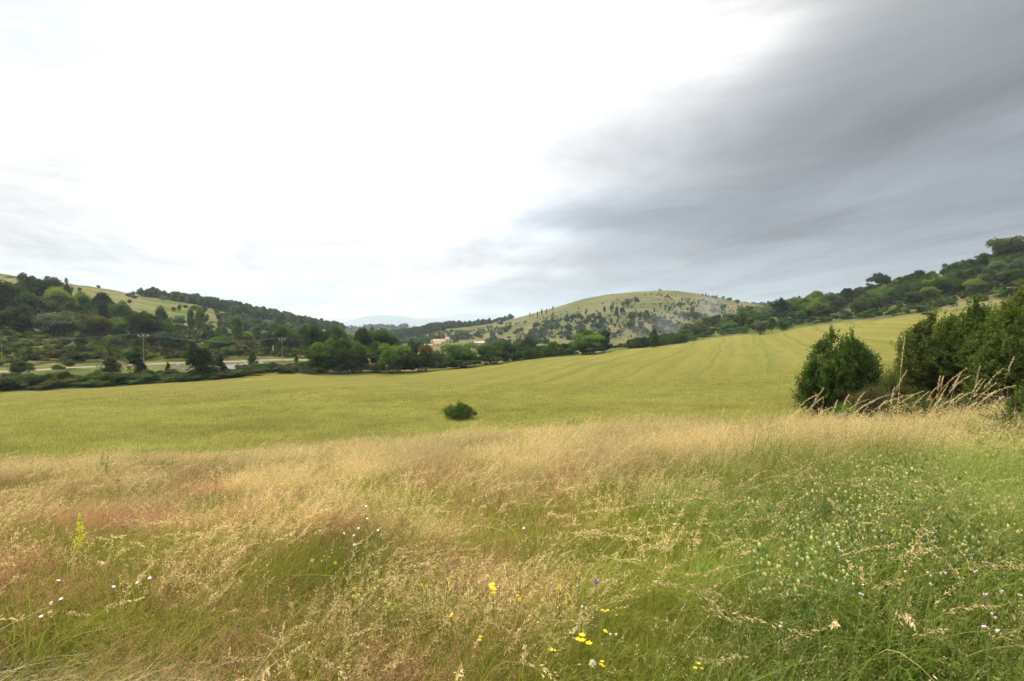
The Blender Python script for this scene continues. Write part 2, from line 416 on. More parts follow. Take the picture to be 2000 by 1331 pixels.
# meadow soil (between the grass)
mm, q = new_mat('meadow_soil'); p = geo_pos(q)
n1 = q.noise(p, 1.1, 6); n2 = q.noise(p, 22, 6, .7)
c = q.mix(q.mr(n1, .35, .65), (.085, .095, .022), (.20, .145, .055))
c = q.mix(q.mr(n2, .3, .7), c, (.13, .12, .035))
b = principled(q, c, .95, 0, n2, .9, .12); q.l.new(b.outputs[0], q.out.inputs[0]); M_SOIL = mm
# crop field
mm, q = new_mat('crop_field'); p = geo_pos(q)
sp = q.node('ShaderNodeSeparateXYZ'); q.l.new(p, sp.inputs[0]); x, y, z = sp.outputs
rx, ry = 0.37, 0.929
warp = q.m('MULTIPLY', q.m('SUBTRACT', q.noise(p, .012, 3), .5), 11.0)
along = q.m('ADD', q.m('MULTIPLY', x, rx), q.m('MULTIPLY', y, ry))
acr = q.m('ADD', q.m('SUBTRACT', q.m('MULTIPLY', x, ry), q.m('MULTIPLY', y, rx)), warp)
stv = q.comb(q.m('MULTIPLY', along, .035), acr, 0.0)
n_row = q.noise(stv, .30, 6, .65, .2)
n_row2 = q.noise(q.comb(q.m('MULTIPLY', along, .10), acr, 4.0), 1.3, 5, .6, .2)
rowm = q.m('MULTIPLY', q.m('SINE', q.m('MULTIPLY', q.m('ADD', acr, q.m('MULTIPLY', q.noise(p, .06, 2), 3.0)), 1.25)), q.mr(q.noise(stv, .12, 3), .35, .6))
trk = q.mr(q.m('ABSOLUTE', q.m('SUBTRACT', q.m('FRACT', q.m('DIVIDE', acr, 11.0)), .5)), .025, .06, 1, 0)
n_pat = q.noise(p, .045, 5, .6, .5)
n_fin = q.noise(q.comb(x, y, q.m('MULTIPLY', z, .3)), 5.0, 8, .8)
n_fin2 = q.noise(q.comb(q.m('MULTIPLY', x, .55), y, z), 1.5, 6, .8)
c = q.mix(q.mr(n_row, .38, .62), (0.136, 0.132, 0.029), (0.177, 0.157, 0.043))
c = q.mix(q.mr(n_row2, .40, .66, 0, .55), c, (.215, .182, .052))
c = q.mix(q.mr(rowm, -.6, 1.0, .0, .75), c, (.205, .180, .045))
c = q.mix(q.m('MULTIPLY', trk, .55), c, (.10, .12, .03))
c = q.mix(q.mr(n_pat, .50, .70, 0, .50), c, (.118, .132, .026))
c = q.mix(q.mr(n_fin2, .30, .48, .55, 0), c, (.235, .200, .055))
c = q.mix(q.mr(n_fin2, .54, .66, 0, .75), c, (.085, .098, .018))
c = q.mix(q.mr(n_fin, .35, .62, .38, 0), c, (.08, .085, .018))
c = q.mix(q.mr(q.noise(p, .075, 4, .6, .6), .64, .70, 0, .6), c, (.24, .20, .065))
c = q.mix(q.mr(q.m('SUBTRACT', q.noise(q.comb(along, q.m('MULTIPLY', acr, .3), 9.), .13, 5, .7), 0), .66, .72, 0, .7), c, (.06, .08, .02))
b = principled(q, c, .9, 0, n_fin, 1.0, .25); q.l.new(b.outputs[0], q.out.inputs[0]); M_FIELD = mm
# hill pasture
def pasture(name, dry, green, brush, fs=1.0, shrub=.5, gold=None):
    m, q = new_mat(name); p = geo_pos(q)
    n1 = q.noise(p, .018 * fs, 6, .6, .5); n2 = q.noise(p, .12 * fs, 7, .72); n3 = q.noise(p, .55 * fs, 6, .75)
    sp = q.node('ShaderNodeSeparateXYZ'); q.l.new(p, sp.inputs[0])
    n4 = q.noise(q.comb(q.m('MULTIPLY', sp.outputs[0], .25), q.m('MULTIPLY', sp.outputs[1], .25), q.m('MULTIPLY', sp.outputs[2], 2.2)), .16 * fs, 5, .6)
    c = q.mix(q.mr(n1, .38, .62), green, dry)
    c = q.mix(q.mr(n4, .45, .65, 0, .55), c, dry)
    c = q.mix(q.mr(n2, .50, .66, 0, .7), c, green)
    c = q.mix(q.mr(n3, .52, .68, 0, shrub), c, brush)
    c = q.mix(q.mr(n2, .30, .36, .6, 0), c, brush)
    if gold is not None:
        g0, g1, gc = gold
        f = q.m('MULTIPLY', q.mr(sp.outputs[0], g0[0], g0[0] + 8), q.mr(sp.outputs[0], g0[1], g0[1] - 8))
        f = q.m('MULTIPLY', f, q.m('MULTIPLY', q.mr(sp.outputs[1], g1[0], g1[0] + 8), q.mr(sp.outputs[1], g1[1], g1[1] - 8)))
        c = q.mix(f, c, gc)
    b = principled(q, c, .95, 0, n3, 1.0, 1.2 / fs); q.l.new(b.outputs[0], q.out.inputs[0]); return m
M_SLOPE = pasture('slope_pasture', (.165, .145, .058), (.065, .088, .020), (.045, .058, .018), 2.0, .5)
M_DOME = pasture('hill_pasture', (.150, .128, .056), (.072, .086, .027), (.055, .075, .028), 1.3, .55)
M_FARL = pasture('far_farmland', (.30, .27, .13), (.05, .075, .03), (.035, .05, .022), .5, .6,
                 gold=(((800-1000)/F*1560, (832-1000)/F*1560), (1480, 1640), (.62, .36, .10)))
M_WOODF = pasture('wood_floor', (.06, .07, .03), (.04, .055, .02), (.03, .04, .015), .6, .5)
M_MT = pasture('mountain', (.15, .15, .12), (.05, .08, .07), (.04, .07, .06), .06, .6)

# ------------------------------------------------------------------ terrain objects
LY = G.lay
sheet('meadow', G, 0, LY[3], M_SOIL, 'rough uncut meadow sloping away from the viewer', 'meadow')
sheet('field', G, LY[3], LY[6], M_FIELD, 'wide yellow-green crop field filling the valley floor', 'field')
sheet('hillside', G, LY[6], LY[14], M_SLOPE, 'pasture slopes and valley floor round the crop field', 'hillside')
sheet('hill', HILL, 0, HILL.lay[-1], M_DOME, 'domed grassy hill dotted with shrubs beyond the field', 'hill')
sheet('hill', BACKR, 0, BACKR.lay[-1], M_WOODF, 'low wooded hill behind the right shoulder of the dome', 'hill')
sheet('hill', BACKL, 0, BACKL.lay[-1], M_FARL, 'distant farmed rise with an orange wheat patch', 'hill')
sheet('mountain', MT1, 0, MT1.lay[-1], M_MT, 'pale blue rounded mountain on the horizon', 'mountain')
sheet('mountain', MT2, 0, MT2.lay[-1], M_MT, 'pale blue long mountain ridge with twin low summits', 'mountain')
sheet('mountain', MT3, 0, MT3.lay[-1], M_MT, 'faintest far ridge behind the blue mountain', 'mountain')

# ------------------------------------------------------------------ road draped on its bench
mm, q = new_mat('road_surface'); p = geo_pos(q)
n = q.noise(p, .8, 6, .7)
b = principled(q, q.mix(n, (.165, .13, .09), (.225, .18, .125)), .95, .1, n, .3, .05); q.l.new(b.outputs[0], q.out.inputs[0])
azs = np.radians(np.arange(-62, -15.2, .25))
R7 = np.array([np.interp(a, G.az, G.Rc[:, 7]) for a in azs]); R8 = np.array([np.interp(a, G.az, G.Rc[:, 8]) for a in azs])
V = []
for f in np.linspace(.30, .64, 6):
    r = R7 * (1 - f) + R8 * f
    x = np.sin(azs) * r; y = np.cos(azs) * r
    V.append(np.stack([x, y, G.H(x, y)], -1))
V = np.stack(V, 1)
zc = V[:, :, 2].max(1); zc = np.convolve(np.pad(zc, 6, 'edge'), np.ones(13) / 13, 'valid') + .16
V[:, :, 2] = zc[:, None]
n = len(azs); top = V.reshape(-1, 3); Fr = grid_faces(n, 6, 0, 5)
# shoulders falling to the ground on both sides
sh = []
for side, k in ((0, 0), (1, 5)):
    o = V[:, k].copy(); o2 = o.copy(); rr = np.hypot(o[:, 0], o[:, 1]); s_r = (rr + (-1.5 if side == 0 else 1.5)) / rr
    o2[:, 0] *= s_r; o2[:, 1] *= s_r; o2[:, 2] -= 1.4
    sh.append((np.stack([o, o2], 1).reshape(-1, 3), grid_faces(n, 2, 0, 1)))
tv, tf = join([(top, Fr)] + sh)
tag(link(D.objects.new('road', mesh_np('road', tv, tf, [mm], smooth=False))), 'pale country road running along the foot of the wooded slope', 'road', kind='structure')

# ------------------------------------------------------------------ vegetation prototypes
def crown(rng, W, Hh, z0, ncl, nleaf, ls, shape='round', rc=(.17, .30), low=-.95, fill=0.0):
    C = []; RR = []; A = []
    while len(C) < ncl:
        d = rng.normal(size=3); d /= np.linalg.norm(d)
        if d[2] < low: continue
        f = rng.uniform(.35, .80) if len(C) > ncl * .25 else rng.uniform(0, .5)
        h = .5 + .5 * d[2] * f
        if shape == 'cone': w = max(.12, 1.05 - h * 1.02)
        elif shape == 'column': w = min(1, 2.2 * (1 - h) + .12) * .95
        else: w = 1.0
        r = rng.uniform(*rc)
        if shape != 'round': r *= max(.45, w) * .9
        C.append((d[0] * f * W / 2 * w * 1.05, d[1] * f * W / 2 * w * 1.05, z0 + h * Hh)); RR.append((r * W * .85, r * W * .85, r * Hh * .85))
        A.append(rng.uniform(0, 1))
    C = np.array(C); RR = np.array(RR); A = np.array(A)
    pr = RR[:, 0] ** 2; pr /= pr.sum()
    k = rng.choice(ncl, nleaf, p=pr)
    d = unit(rng.normal(size=(nleaf, 3))); d[:, 2] = np.where(d[:, 2] < -.3, -d[:, 2] * .6, d[:, 2]); d = unit(d)
    rad = 1.08 - np.abs(rng.normal(0, .26, nleaf)); rad = np.where(rng.random(nleaf) < .06, rad * 1.25, rad)
    P = C[k] + d * RR[k] * rad[:, None]
    P[:, 2] = np.maximum(P[:, 2], z0 * .75 + .02 * Hh * rng.random(nleaf))
    nf = int(nleaf * fill)
    if nf:
        a = rng.uniform(0, 6.28, nf); hz = rng.random(nf); q_ = W * .40 * (.55 + .45 * hz) * rng.uniform(.3, 1, nf) ** .5
        P[:nf] = np.stack([np.cos(a) * q_, np.sin(a) * q_, hz * (z0 + Hh * .5)], 1)
    fz = (z0 + Hh) / np.percentile(P[:, 2], 99.8); fw = W / 2 / np.percentile(np.hypot(P[:, 0], P[:, 1]), 98)
    P = P * (fw, fw, fz); C = C * (fw, fw, fz)
    N = unit(d + rng.normal(0, .55, (nleaf, 3)))
    T = unit(np.cross(N, rng.normal(size=(nleaf, 3))))
    s = ls * rng.uniform(.6, 1.35, nleaf)
    V, Fq = leafq(P, T, N, s * 1.25, s * .85)
    rnd = np.clip(A[k] * .6 + rng.random(nleaf) * .4, 0, 1)
    return V, Fq, rnd, C
def trunk(rng, C, z0, r0, lean=0.0, nl=6, deep=-.6):
    top = C[np.argmax(C[:, 2])] * (.3, .3, 1) * (1, 1, .75)
    path = [np.array([0, 0, deep]), np.array([0, 0, 0.0]), np.array([lean * .3, rng.normal(0, .05), z0 * .6]), (top * .55 + np.array([lean * .3, 0, 0])), top]
    parts = [tube(path, [r0 * 1.3, r0 * 1.15, r0 * .85, r0 * .55, r0 * .12], 7)]
    for c in C[rng.choice(len(C), min(nl, len(C)), False)]:
        s = path[2] * .4 + path[3] * .6 if rng.random() < .5 else path[2]
        mid = (s + c) / 2 + np.array([0, 0, -.05 * np.linalg.norm(c - s)])
        parts.append(tube([s, mid, c], [r0 * .45, r0 * .28, r0 * .06], 5))
    return join(parts)
PROTO = {}
def make_proto(key, seed, W, Hh, z0, ncl, nleaf, ls, shape='round', tr=.16, **k):
    rng = np.random.default_rng(seed)
    V, Fq, rnd, C = crown(rng, W, Hh - z0, z0, ncl, nleaf, ls, shape, **k)
    cm = mesh_np(key + '_crown', V, Fq, [M_LEAF], {'rnd': ('FLOAT', 'FACE', rnd)})
    tm = None
    if tr:
        tv, tf = trunk(rng, C, max(z0, .3), tr)
        tm = mesh_np(key + '_trunk', tv, tf, [M_BARK], smooth=True)
    PROTO[key] = (cm, tm, W, Hh)
for i in range(4): make_proto(f'oak{i}', 20 + i, 8, 8, .7, 34, 11000, .32, tr=.22, rc=(.13, .26), fill=.06)
for i in range(3): make_proto(f'poplar{i}', 40 + i, 3.6, 9, 1.4, 20, 4200, .28, 'column', tr=.14, rc=(.25, .42))
for i in range(3): make_proto(f'pine{i}', 50 + i, 4.6, 7, .4, 30, 8000, .22, 'cone', tr=.15, fill=.10, rc=(.16, .30))
for i in range(4): make_proto(f'shrub{i}', 60 + i, 4, 2.6, .0, 16, 3600, .22, tr=0, low=-.1, rc=(.18, .32))
for i in range(2): make_proto(f'airy{i}', 70 + i, 8, 8, 1.0, 26, 6000, .32, tr=.22, rc=(.10, .20))
for i in range(2): make_proto(f'small{i}', 80 + i, 3.2, 3.6, .1, 9, 900, .34, tr=.09, fill=.15, rc=(.2, .36))
for i in range(2): make_proto(f'wood{i}', 90 + i, 8, 10, .2, 12, 1700, .75, tr=0, fill=.25)

REG = []     # (object, px) of things whose labels get an ordinal when several share one
GREEN = dict(dark=(.028, .046, .011), mid=(.048, .086, .016), bright=(.064, .110, .020), yellow=(.110, .130, .022),
             grey=(.075, .100, .055), olive=(.058, .064, .020), brown=(.070, .056, .024), blue=(.024, .040, .022), rust=(.085, .064, .028))
def plant_at(key, x, y, z, w, h, colour, name, label, cat, group, px, rot=None, two=True, jitter=.12, sink=.0):
    cm, tm, W0, H0 = PROTO[key]
    c = np.array(GREEN[colour]) * (1 + RNG.normal(0, jitter)) * (1 + RNG.normal(0, .04, 3))
    sc = (w / W0, w / W0, h / H0); rz = RNG.uniform(0, 6.28) if rot is None else rot
    if tm is None or not two:
        o = link(D.objects.new(name, cm)); o.location = (x, y, z - sink); o.scale = sc; o.rotation_euler[2] = rz
        o.color = (*np.clip(c, 0, 1), 1)
        root = o
    else:
        root = link(D.objects.new(name, None)); root.location = (x, y, z - sink); root.scale = sc; root.rotation_euler[2] = rz
        root.empty_display_size = .3
        a = link(D.objects.new('crown', cm), root); a.color = (*np.clip(c, 0, 1), 1)
        link(D.objects.new('trunk', tm), root)
    tag(root, label, cat, group); REG.append((root, px))
    return root
KN = {'oak': ('broadleaf_tree', 'tree'), 'poplar': ('poplar_tree', 'tree'), 'pine': ('pine_tree', 'tree'),
      'shrub': ('shrub', 'shrub'), 'airy': ('broadleaf_tree', 'tree'), 'small': ('small_tree', 'tree')}
def tree_px(key, px, Yd, top, wpx, colour, label, group, base=None):
    """tree standing at bearing px, Yd metres ahead, as tall and wide as surveyed"""
    x, y, z = on(px, Yd)
    if base is not None: x, y, z = at(px, base, 0, 20); Yd = y
    zt = EYE + Yd * ut(px, top)[1]
    h = max(zt - z, .8); w = wpx / F * Yd
    k = key.rstrip('0123456789')
    return plant_at(key, x, y, z, w * 1.0, h * 1.02, colour, KN[k][0], label, KN[k][1], group, px, sink=.15)

# --- valley row at the far edge of the field, left to right
gv = 'trees along the far edge of the field'
VR = [
 ('oak0', 628,134,664,66,'mid','big round green tree, left end of the field-edge row'),
 ('oak1', 690,137,664,84,'mid','widest round green tree of the field-edge row'),
 ('oak2', 735,140,668,40,'dark','narrow dark tree squeezed in the field-edge row'),
 ('oak3', 768,134,672,60,'bright','bright green tree in the field-edge row left of the dark low clump'),
 ('shrub0',800,133,690,50,'dark','dark low clump under the bright green tree'),
 ('oak1', 825,136,688,46,'dark','dark rounded clump at the row\'s middle before the rusty tree'),
 ('oak2', 832,160,673,30,'rust','rusty brown tree standing below the tan house'),
 ('oak0', 855,150,683,40,'olive','olive feathery tree right of the rusty tree'),
 ('shrub1',868,140,708,30,'yellow','pale yellow-green bush in the gap of the tree row'),
 ('oak3', 900,142,670,66,'bright','round bright green tree between the two houses'),
 ('shrub2',905,138,702,60,'dark','dark undergrowth clump at the foot of the bright round tree'),
 ('oak0', 958,146,668,58,'mid','green tree in front of the pink house'),
 ('shrub3',962,143,690,56,'dark','dark undergrowth clump below the pink house'),
 ('oak2', 990,160,668,30,'dark','dark tree just right of the pink house'),
 ('oak1', 1033,163,659,40,'dark','dark round-topped tree alone above the long hedge'),
 ('oak3', 1008,165,672,24,'dark','small dark tree left of the round-topped tree'),
 ('oak2', 1082,175,667,28,'mid','small green tree rising behind the hedge'),
 ('oak3', 1146,170,652,62,'bright','bright green rounded tree jutting into the field'),
 ('oak0', 1146,176,641,34,'mid','taller green crown behind the bright rounded tree'),
 ('shrub0',1160,167,676,46,'dark','dark skirt bush at the foot of the bright rounded tree'),
 ('oak1', 1277,196,644,22,'mid','round green tree rising out of the straight hedge'),
 ('shrub3',1213,192,671,17,'brown','small brown bush alone at the field edge'),
 ('oak2', 708,165,642,40,'dark','dark oak showing behind the row, left of two'),
 ('oak3', 745,170,644,60,'dark','broad dark oak showing behind the row'),
 ('oak0', 720,190,640,30,'mid','tree crown peeping between the dark oaks'),
 ('oak1', 762,200,664,30,'dark','dark crown below the concrete pole'),
 ('oak0', 805,190,668,34,'dark','dark crown right of the concrete pole'),
 ('oak1', 665,172,640,44,'mid','mid-green oak above the big left tree of the row'),
 ('oak2', 640,178,645,34,'dark','dark oak behind the left end of the row'),
 ('oak3', 610,182,632,44,'dark','tall dark oak above the end of the road'),
 ('poplar0',595,176,636,24,'mid','slim green tree left of the tall dark oak'),
 ('oak0', 550,190,633,38,'mid','rounded oak on the slope above the two short poles'),
 ('oak1', 575,215,650,34,'olive','olive oak right of the rounded oak'),
 ('oak2', 525,215,650,30,'dark','dark oak left of the rounded oak'),
]
for k, px, Yd, top, w, c, lab in VR: tree_px(k, px, Yd, top, w, c, lab, gv)
# ivy-clad dark column
tree_px('poplar1', 1181, 178, 645, 26, 'dark', 'dark ivy-clad columnar tree beside the bright rounded tree', gv)
tree_px('poplar2', 1176, 181, 650, 24, 'dark', 'second dark column hidden behind the ivy-clad tree', gv)

# --- hedges: one thing each
def hedge(px0, Y0, px1, Y1, tops, wid, colour, label, nleaf=7000, seed=1):
    rng = np.random.default_rng(seed)
    n = nleaf; s = rng.random(n)
    q0 = on(px0, Y0); q1 = on(px1, Y1)
    x = q0[0] + (q1[0] - q0[0]) * s; y = q0[1] + (q1[1] - q0[1]) * s
    th = rng.uniform(-.2, math.pi + .2, n)
    L = math.hypot(q1[0] - q0[0], q1[1] - q0[1])
    z = H(x, y)
    hh = tops * (.8 + .35 * vnoise(s * L / 2.2, s * 0, seed) + .15 * vnoise(s * L / .7, s * 0, seed + 3))
    rr = 1 - np.abs(rng.normal(0, .18, n))
    oy = -np.cos(th) * wid * rr; oz = np.sin(th).clip(0) ** .7 * hh * rr
    P = np.stack([x + rng.normal(0, .2, n), y + oy, z + oz + .05], -1)
    N = np.stack([rng.normal(0, .4, n), -np.cos(th), np.sin(th)], -1) + rng.normal(0, .4, (n, 3))
    sz = .34 * rng.uniform(.6, 1.3, n)
    c0 = P.mean(0); c0[2] = z.min()
    V, Fq = leafq(P - c0, rng.normal(size=(n, 3)), N, sz * 1.2, sz * .85)
    rnd = np.clip(vnoise(s * L / 2.5, th * 1.3, seed + 8) * .6 + rng.random(n) * .4, 0, 1)
    o = link(D.objects.new('hedge', mesh_np('hedge', V, Fq, [M_LEAF], {'rnd': ('FLOAT', 'FACE', rnd)})))
    o.location = c0; o.color = (*GREEN[colour], 1)
    tag(o, label, 'hedge', 'hedges along the far edge of the field'); REG.append((o, (px0 + px1) / 2))
hedge(1000, 168, 1125, 176, 3.2, 1.8, 'dark', 'long dark hedge left of the bright rounded tree', 9000, 3)
hedge(1040, 190, 1120, 196, 4.2, 2.0, 'mid', 'taller hedge standing behind the long dark hedge', 6000, 4)
hedge(1226, 196, 1284, 206, 3.0, 1.6, 'dark', 'straight clipped-looking hedge left of the small round tree', 7000, 5)
hedge(1284, 207, 1340, 216, 3.4, 1.6, 'mid', 'straight hedge right of the small round tree', 7000, 6)

# --- pines and shrubs along the road
gr_ = 'pines beside the road'
for k, px, b, top, w, c, lab in [
 ('pine0', 40,739,701,42,'olive','small open pine at the left end of the road'),
 ('pine1', 216,735,697,44,'olive','spreading small pine overhanging the road'),
 ('pine2', 265,738,682,34,'dark','dense dark pine between the spreading pine and the tall pole'),
 ('pine0', 384,741,668,44,'dark','tallest dark pine beside the rocky bank'),
 ('pine1', 402,741,680,40,'dark','second dark pine leaning on the tallest pine'),
 ('pine2', 430,736,692,24,'dark','narrow dark pine at the left end of the rocks'),
 ('pine1', 494,722,686,22,'mid','slim green pine right of the rocks'),
 ('pine2', 328,730,706,10,'mid','tiny conical sapling beside the road'),
 ('pine0', 579,712,694,9,'mid','tiny sapling at the right end of the road')]:
    tree_px(k, px, 0, top, w, c, lab, gr_, base=b)
gs = 'shrubs on the bank between road and field'
for j, (px, b, top, w, c) in enumerate([
 (8,764,738,50,'olive'),(45,758,738,46,'dark'),(75,757,733,44,'dark'),(98,755,728,30,'olive'),(125,752,726,30,'dark'),
 (142,755,738,36,'olive'),(165,754,734,34,'mid'),(186,750,722,40,'mid'),(205,752,728,46,'mid'),(228,752,730,44,'dark'),
 (250,750,733,34,'olive'),(186,757,742,24,'bright'),(290,744,722,26,'olive'),(300,741,728,30,'olive'),(18,745,728,30,'olive'),
 (60,748,728,30,'mid'),(470,734,716,34,'olive'),(482,733,718,30,'dark'),(505,728,710,34,'mid'),(528,727,708,44,'dark'),
 (548,724,712,38,'dark'),(565,722,710,24,'olive'),(590,722,706,26,'mid'),(604,724,704,24,'mid'),(445,738,722,24,'olive'),
 (268,745,732,30,'olive'),(330,742,730,26,'olive'),(350,742,731,22,'olive'),(115,728,712,22,'olive'),(135,722,705,22,'mid')]):
    where = 'below the left stretch of road' if px < 150 else 'below the spreading pine' if px < 310 else 'near the dark pines' if px < 460 else 'right of the rocks'
    tree_px(f'shrub{j % 4}', px, 0, top, w, c, f"{ {'olive':'olive','dark':'dark green','mid':'green','bright':'bright green'}[c] } low shrub on the bank {where}", gs, base=b)

# --- named trees on the left slope
gl = 'trees on the left slope'
for k, px, Yd, top, w, c, lab in [
 ('oak0', 2,215,546,84,'dark','big dark oak cut by the left edge'),
 ('oak1', 62,250,537,48,'dark','tall round dark oak standing highest on the left skyline'),
 ('oak2', 98,255,543,48,'dark','round dark oak right of the highest oak'),
 ('oak3', 112,225,562,60,'yellow','yellow-green oak before the two skyline oaks'),
 ('poplar0',133,250,556,22,'dark','slim dark tree right of the skyline oaks'),
 ('oak2', 50,215,572,66,'dark','dark oak in front of the highest oak'),
 ('oak1', 200,240,574,52,'dark','dark domed oak alone in mid-slope'),
 ('pine0',22,380,541,16,'blue','small bluish tree on the far skyline at left'),
 ('oak3', 160,250,572,40,'mid','green tree left of the domed oak'),
 ('oak0', 238,240,589,46,'mid','green tree right of the domed oak'),
 ('poplar1',315,235,599,24,'bright','light green poplar on its own above the poles'),
 ('poplar2',372,240,602,16,'bright','slender light poplar, left of a close pair'),
 ('poplar0',391,242,603,18,'bright','slender light poplar, right of a close pair'),
 ('poplar1',462,245,617,26,'bright','light green poplar before the upper pasture'),
 ('oak0', 105,190,609,70,'grey','big grey-green dense tree low on the slope'),
 ('oak1', 25,185,597,70,'dark','dark broad tree by the left edge, mid-slope'),
 ('pine1',160,172,652,26,'dark','small dark juniper alone on the open slope'),
 ('oak2', 280,200,610,58,'dark','dark tree clump above the tall pole, left part'),
 ('oak3', 318,205,622,46,'dark','dark tree clump above the tall pole, right part'),
 ('oak0', 190,195,612,54,'olive','olive tree in mid-slope below the domed oak')]:
    tree_px(k, px, Yd, top, w, c, lab, gl)

# --- filler trees of the left slope
CN = dict(dark='dark green', mid='green', bright='light green', yellow='yellow-green', grey='grey-green', olive='olive', brown='brownish', blue='bluish', rust='rusty')
def clear_of(P, x, y, d): return all((a - x) ** 2 + (b - y) ** 2 > d * d for a, b in P)
rg = random.Random(5)
P = []; tries = 0
while len(P) < 175 and tries < 9000:
    tries += 1
    px = rg.uniform(-60, 700); Yd = rg.uniform(158, 300) if px < 350 else rg.uniform(180, 420)
    x, y, z = on(px, Yd)
    if not clear_of(P, x, y, 4.5 + Yd * .006): continue
    wooded = fbm(np.array(x / 26.), np.array(y / 26.), 3, 33) > (-.06 if Yd > 200 else .02)
    open_low = Yd < 182 and px < 260
    P.append((x, y))
    c = rg.choice(['dark', 'dark', 'mid', 'mid', 'olive', 'bright', 'grey', 'yellow'])
    zone = 'low on the left slope' if Yd < 200 else 'midway up the left slope' if Yd < 250 else 'high on the left slope'
    sec = ('above the road\'s end' if px < 130 else 'above the spreading pine' if px < 240 else 'above the tall pole' if px < 340 else
           'above the dark pines' if px < 450 else 'above the rocks' if px < 560 else 'left of the field-edge row')
    if open_low or not wooded:
        k = f'shrub{rg.randrange(4)}'; w = rg.uniform(3, 6); h = rg.uniform(1.6, 3.0); nm = 'shrub'
    elif rg.random() < .18:
        k = f'poplar{rg.randrange(3)}'; w = rg.uniform(3, 4.5); h = rg.uniform(6, 9.5); nm = 'poplar'; c = rg.choice(['bright', 'mid'])
    elif rg.random() < .15:
        k = f'pine{rg.randrange(3)}'; w = rg.uniform(3.5, 5); h = rg.uniform(5, 7.5); nm = 'pine'; c = rg.choice(['dark', 'blue'])
    else:
        k = f'oak{rg.randrange(4)}'; w = rg.uniform(5.5, 9.5); h = rg.uniform(4.5, 7.5); nm = 'tree'
    if Yd > 250 and 140 < px < 540: h *= .75; w *= .85
    kk = KN[k.rstrip('0123456789')]
    plant_at(k, x, y, z, w, h, c, kk[0], f'{CN[c]} {nm} {zone} {sec}', kk[1], gl if kk[1] == 'tree' else 'shrubs on the left slope', px, sink=.2)

# --- small trees on the upper left pasture
for j in range(46):
    px = rg.uniform(60, 660); Yd = rg.uniform(300, 470)
    x, y, z = on(px, Yd)
    c = rg.choice(['dark', 'olive', 'grey'])
    plant_at(f'small{j%2}', x, y, z, rg.uniform(2.5, 5.5), rg.uniform(1.8, 4.5), c, 'small_tree',
             f'small {CN[c]} tree on the upper left pasture ' + ('near the skyline oaks' if px < 200 else 'above the light poplars' if px < 420 else 'toward the valley'), 'tree', 'small trees on the upper left pasture', px, sink=.1)
for j, (px, top, w) in enumerate([(263,569,8),(271,568,8),(280,569,12),(292,571,20),(304,575,12),(318,579,16),(357,580,8),(364,581,8)]):
    tree_px(f'small{j%2}' if w < 12 else f'oak{j%4}', px, 478, top, w, 'dark', 'dark tree standing on the left skyline where the wood begins', 'trees at the start of the ridge wood')

# --- wooded right slope
gR = 'trees of the wood on the right slope'
for k, px, Yd, top, w, c, lab in [
 ('airy0',1722,262,534,52,'dark','large airy dark tree standing out against the sky on the right slope'),
 ('oak1', 1790,262,530,44,'dark','dark dense tree on the skyline right of the airy tree'),
 ('airy1',1655,262,563,28,'dark','open-branched tree on the skyline left of a round one'),
 ('oak2', 1680,262,564,32,'dark','round dark tree on the skyline left of the airy tree'),
 ('oak0', 1978,255,461,80,'olive','highest broad tree at the top right of the wood'),
 ('poplar0',1525,262,583,24,'dark','upright ragged tree above the lower end of the wood'),
 ('oak3', 1487,222,625,26,'grey','round grey-green tree at the foot of the wood'),
 ('poplar1',1507,222,621,18,'bright','small light green egg-shaped tree at the foot of the wood'),
 ('oak1', 1530,224,620,26,'mid','round green tree right of the egg-shaped one'),
 ('poplar2',1712,228,572,44,'bright','light feathery tree in the middle of the wood'),
 ('oak2', 1812,222,572,32,'grey','round silvery green tree low in the wood'),
 ('oak0', 1780,235,560,34,'grey','silvery willow-like tree in mid-wood'),
 ('oak3', 1935,225,520,66,'bright','large bright green tree on the steep right part')]:
    tree_px(k, px, Yd, top, w, c, lab, gR)
tree_px('shrub1', 1809, 180, 610, 18, 'dark', 'small dark round bush alone on the field\'s upper edge', 'bushes at the wood edge')
P = []; tries = 0
fe = lambda px: float(np.interp(px, [1330,1400,1500,1600,1700,1800,1900,2000,2100], [222,236,234,226,214,200,187,176,170]))
while len(P) < 215 and tries < 9000:
    tries += 1
    px = rg.uniform(1335, 2110); e = fe(px)
    Yd = e + 2 + (rg.random() ** .8) * (275 - e if px > 1600 else 318 - e)
    x, y, z = on(px, Yd)
    if not clear_of(P, x, y, 4.6): continue
    P.append((x, y)); edge = Yd - e
    c = rg.choice(['dark', 'mid', 'mid', 'bright', 'grey', 'olive', 'mid', 'dark', 'yellow'])
    if edge < 9: 
        k = f'shrub{rg.randrange(4)}'; w = rg.uniform(4, 7); h = rg.uniform(2, 3.6); nm = 'bush'
        if px > 1640: h *= .7
    elif rg.random() < .14: k = f'poplar{rg.randrange(3)}'; w = rg.uniform(3, 4.5); h = rg.uniform(6, 8.5); nm = 'upright tree'
    elif rg.random() < .12: k = f'shrub{rg.randrange(4)}'; w = rg.uniform(5, 8); h = rg.uniform(3.5, 5); nm = 'bush'
    else: k = f'oak{rg.randrange(4)}'; w = rg.uniform(5.5, 9); h = rg.uniform(5, 7.6); nm = 'tree'
    if px < 1450: h *= .75
    zone = 'at field edge of' if edge < 12 else 'inside' if edge < 45 else 'near crest of'
    sec = ('low left end' if px < 1450 else 'left third' if px < 1600 else 'middle' if px < 1760 else 'right third' if px < 1900 else 'steep right end')
    kk = KN[k.rstrip('0123456789')]
    plant_at(k, x, y, z, w, h, c, kk[0], f'{CN[c]} {nm} {zone} right wood, {sec}', kk[1], gR if kk[1] == 'tree' else 'bushes at the wood edge', px, sink=.2)

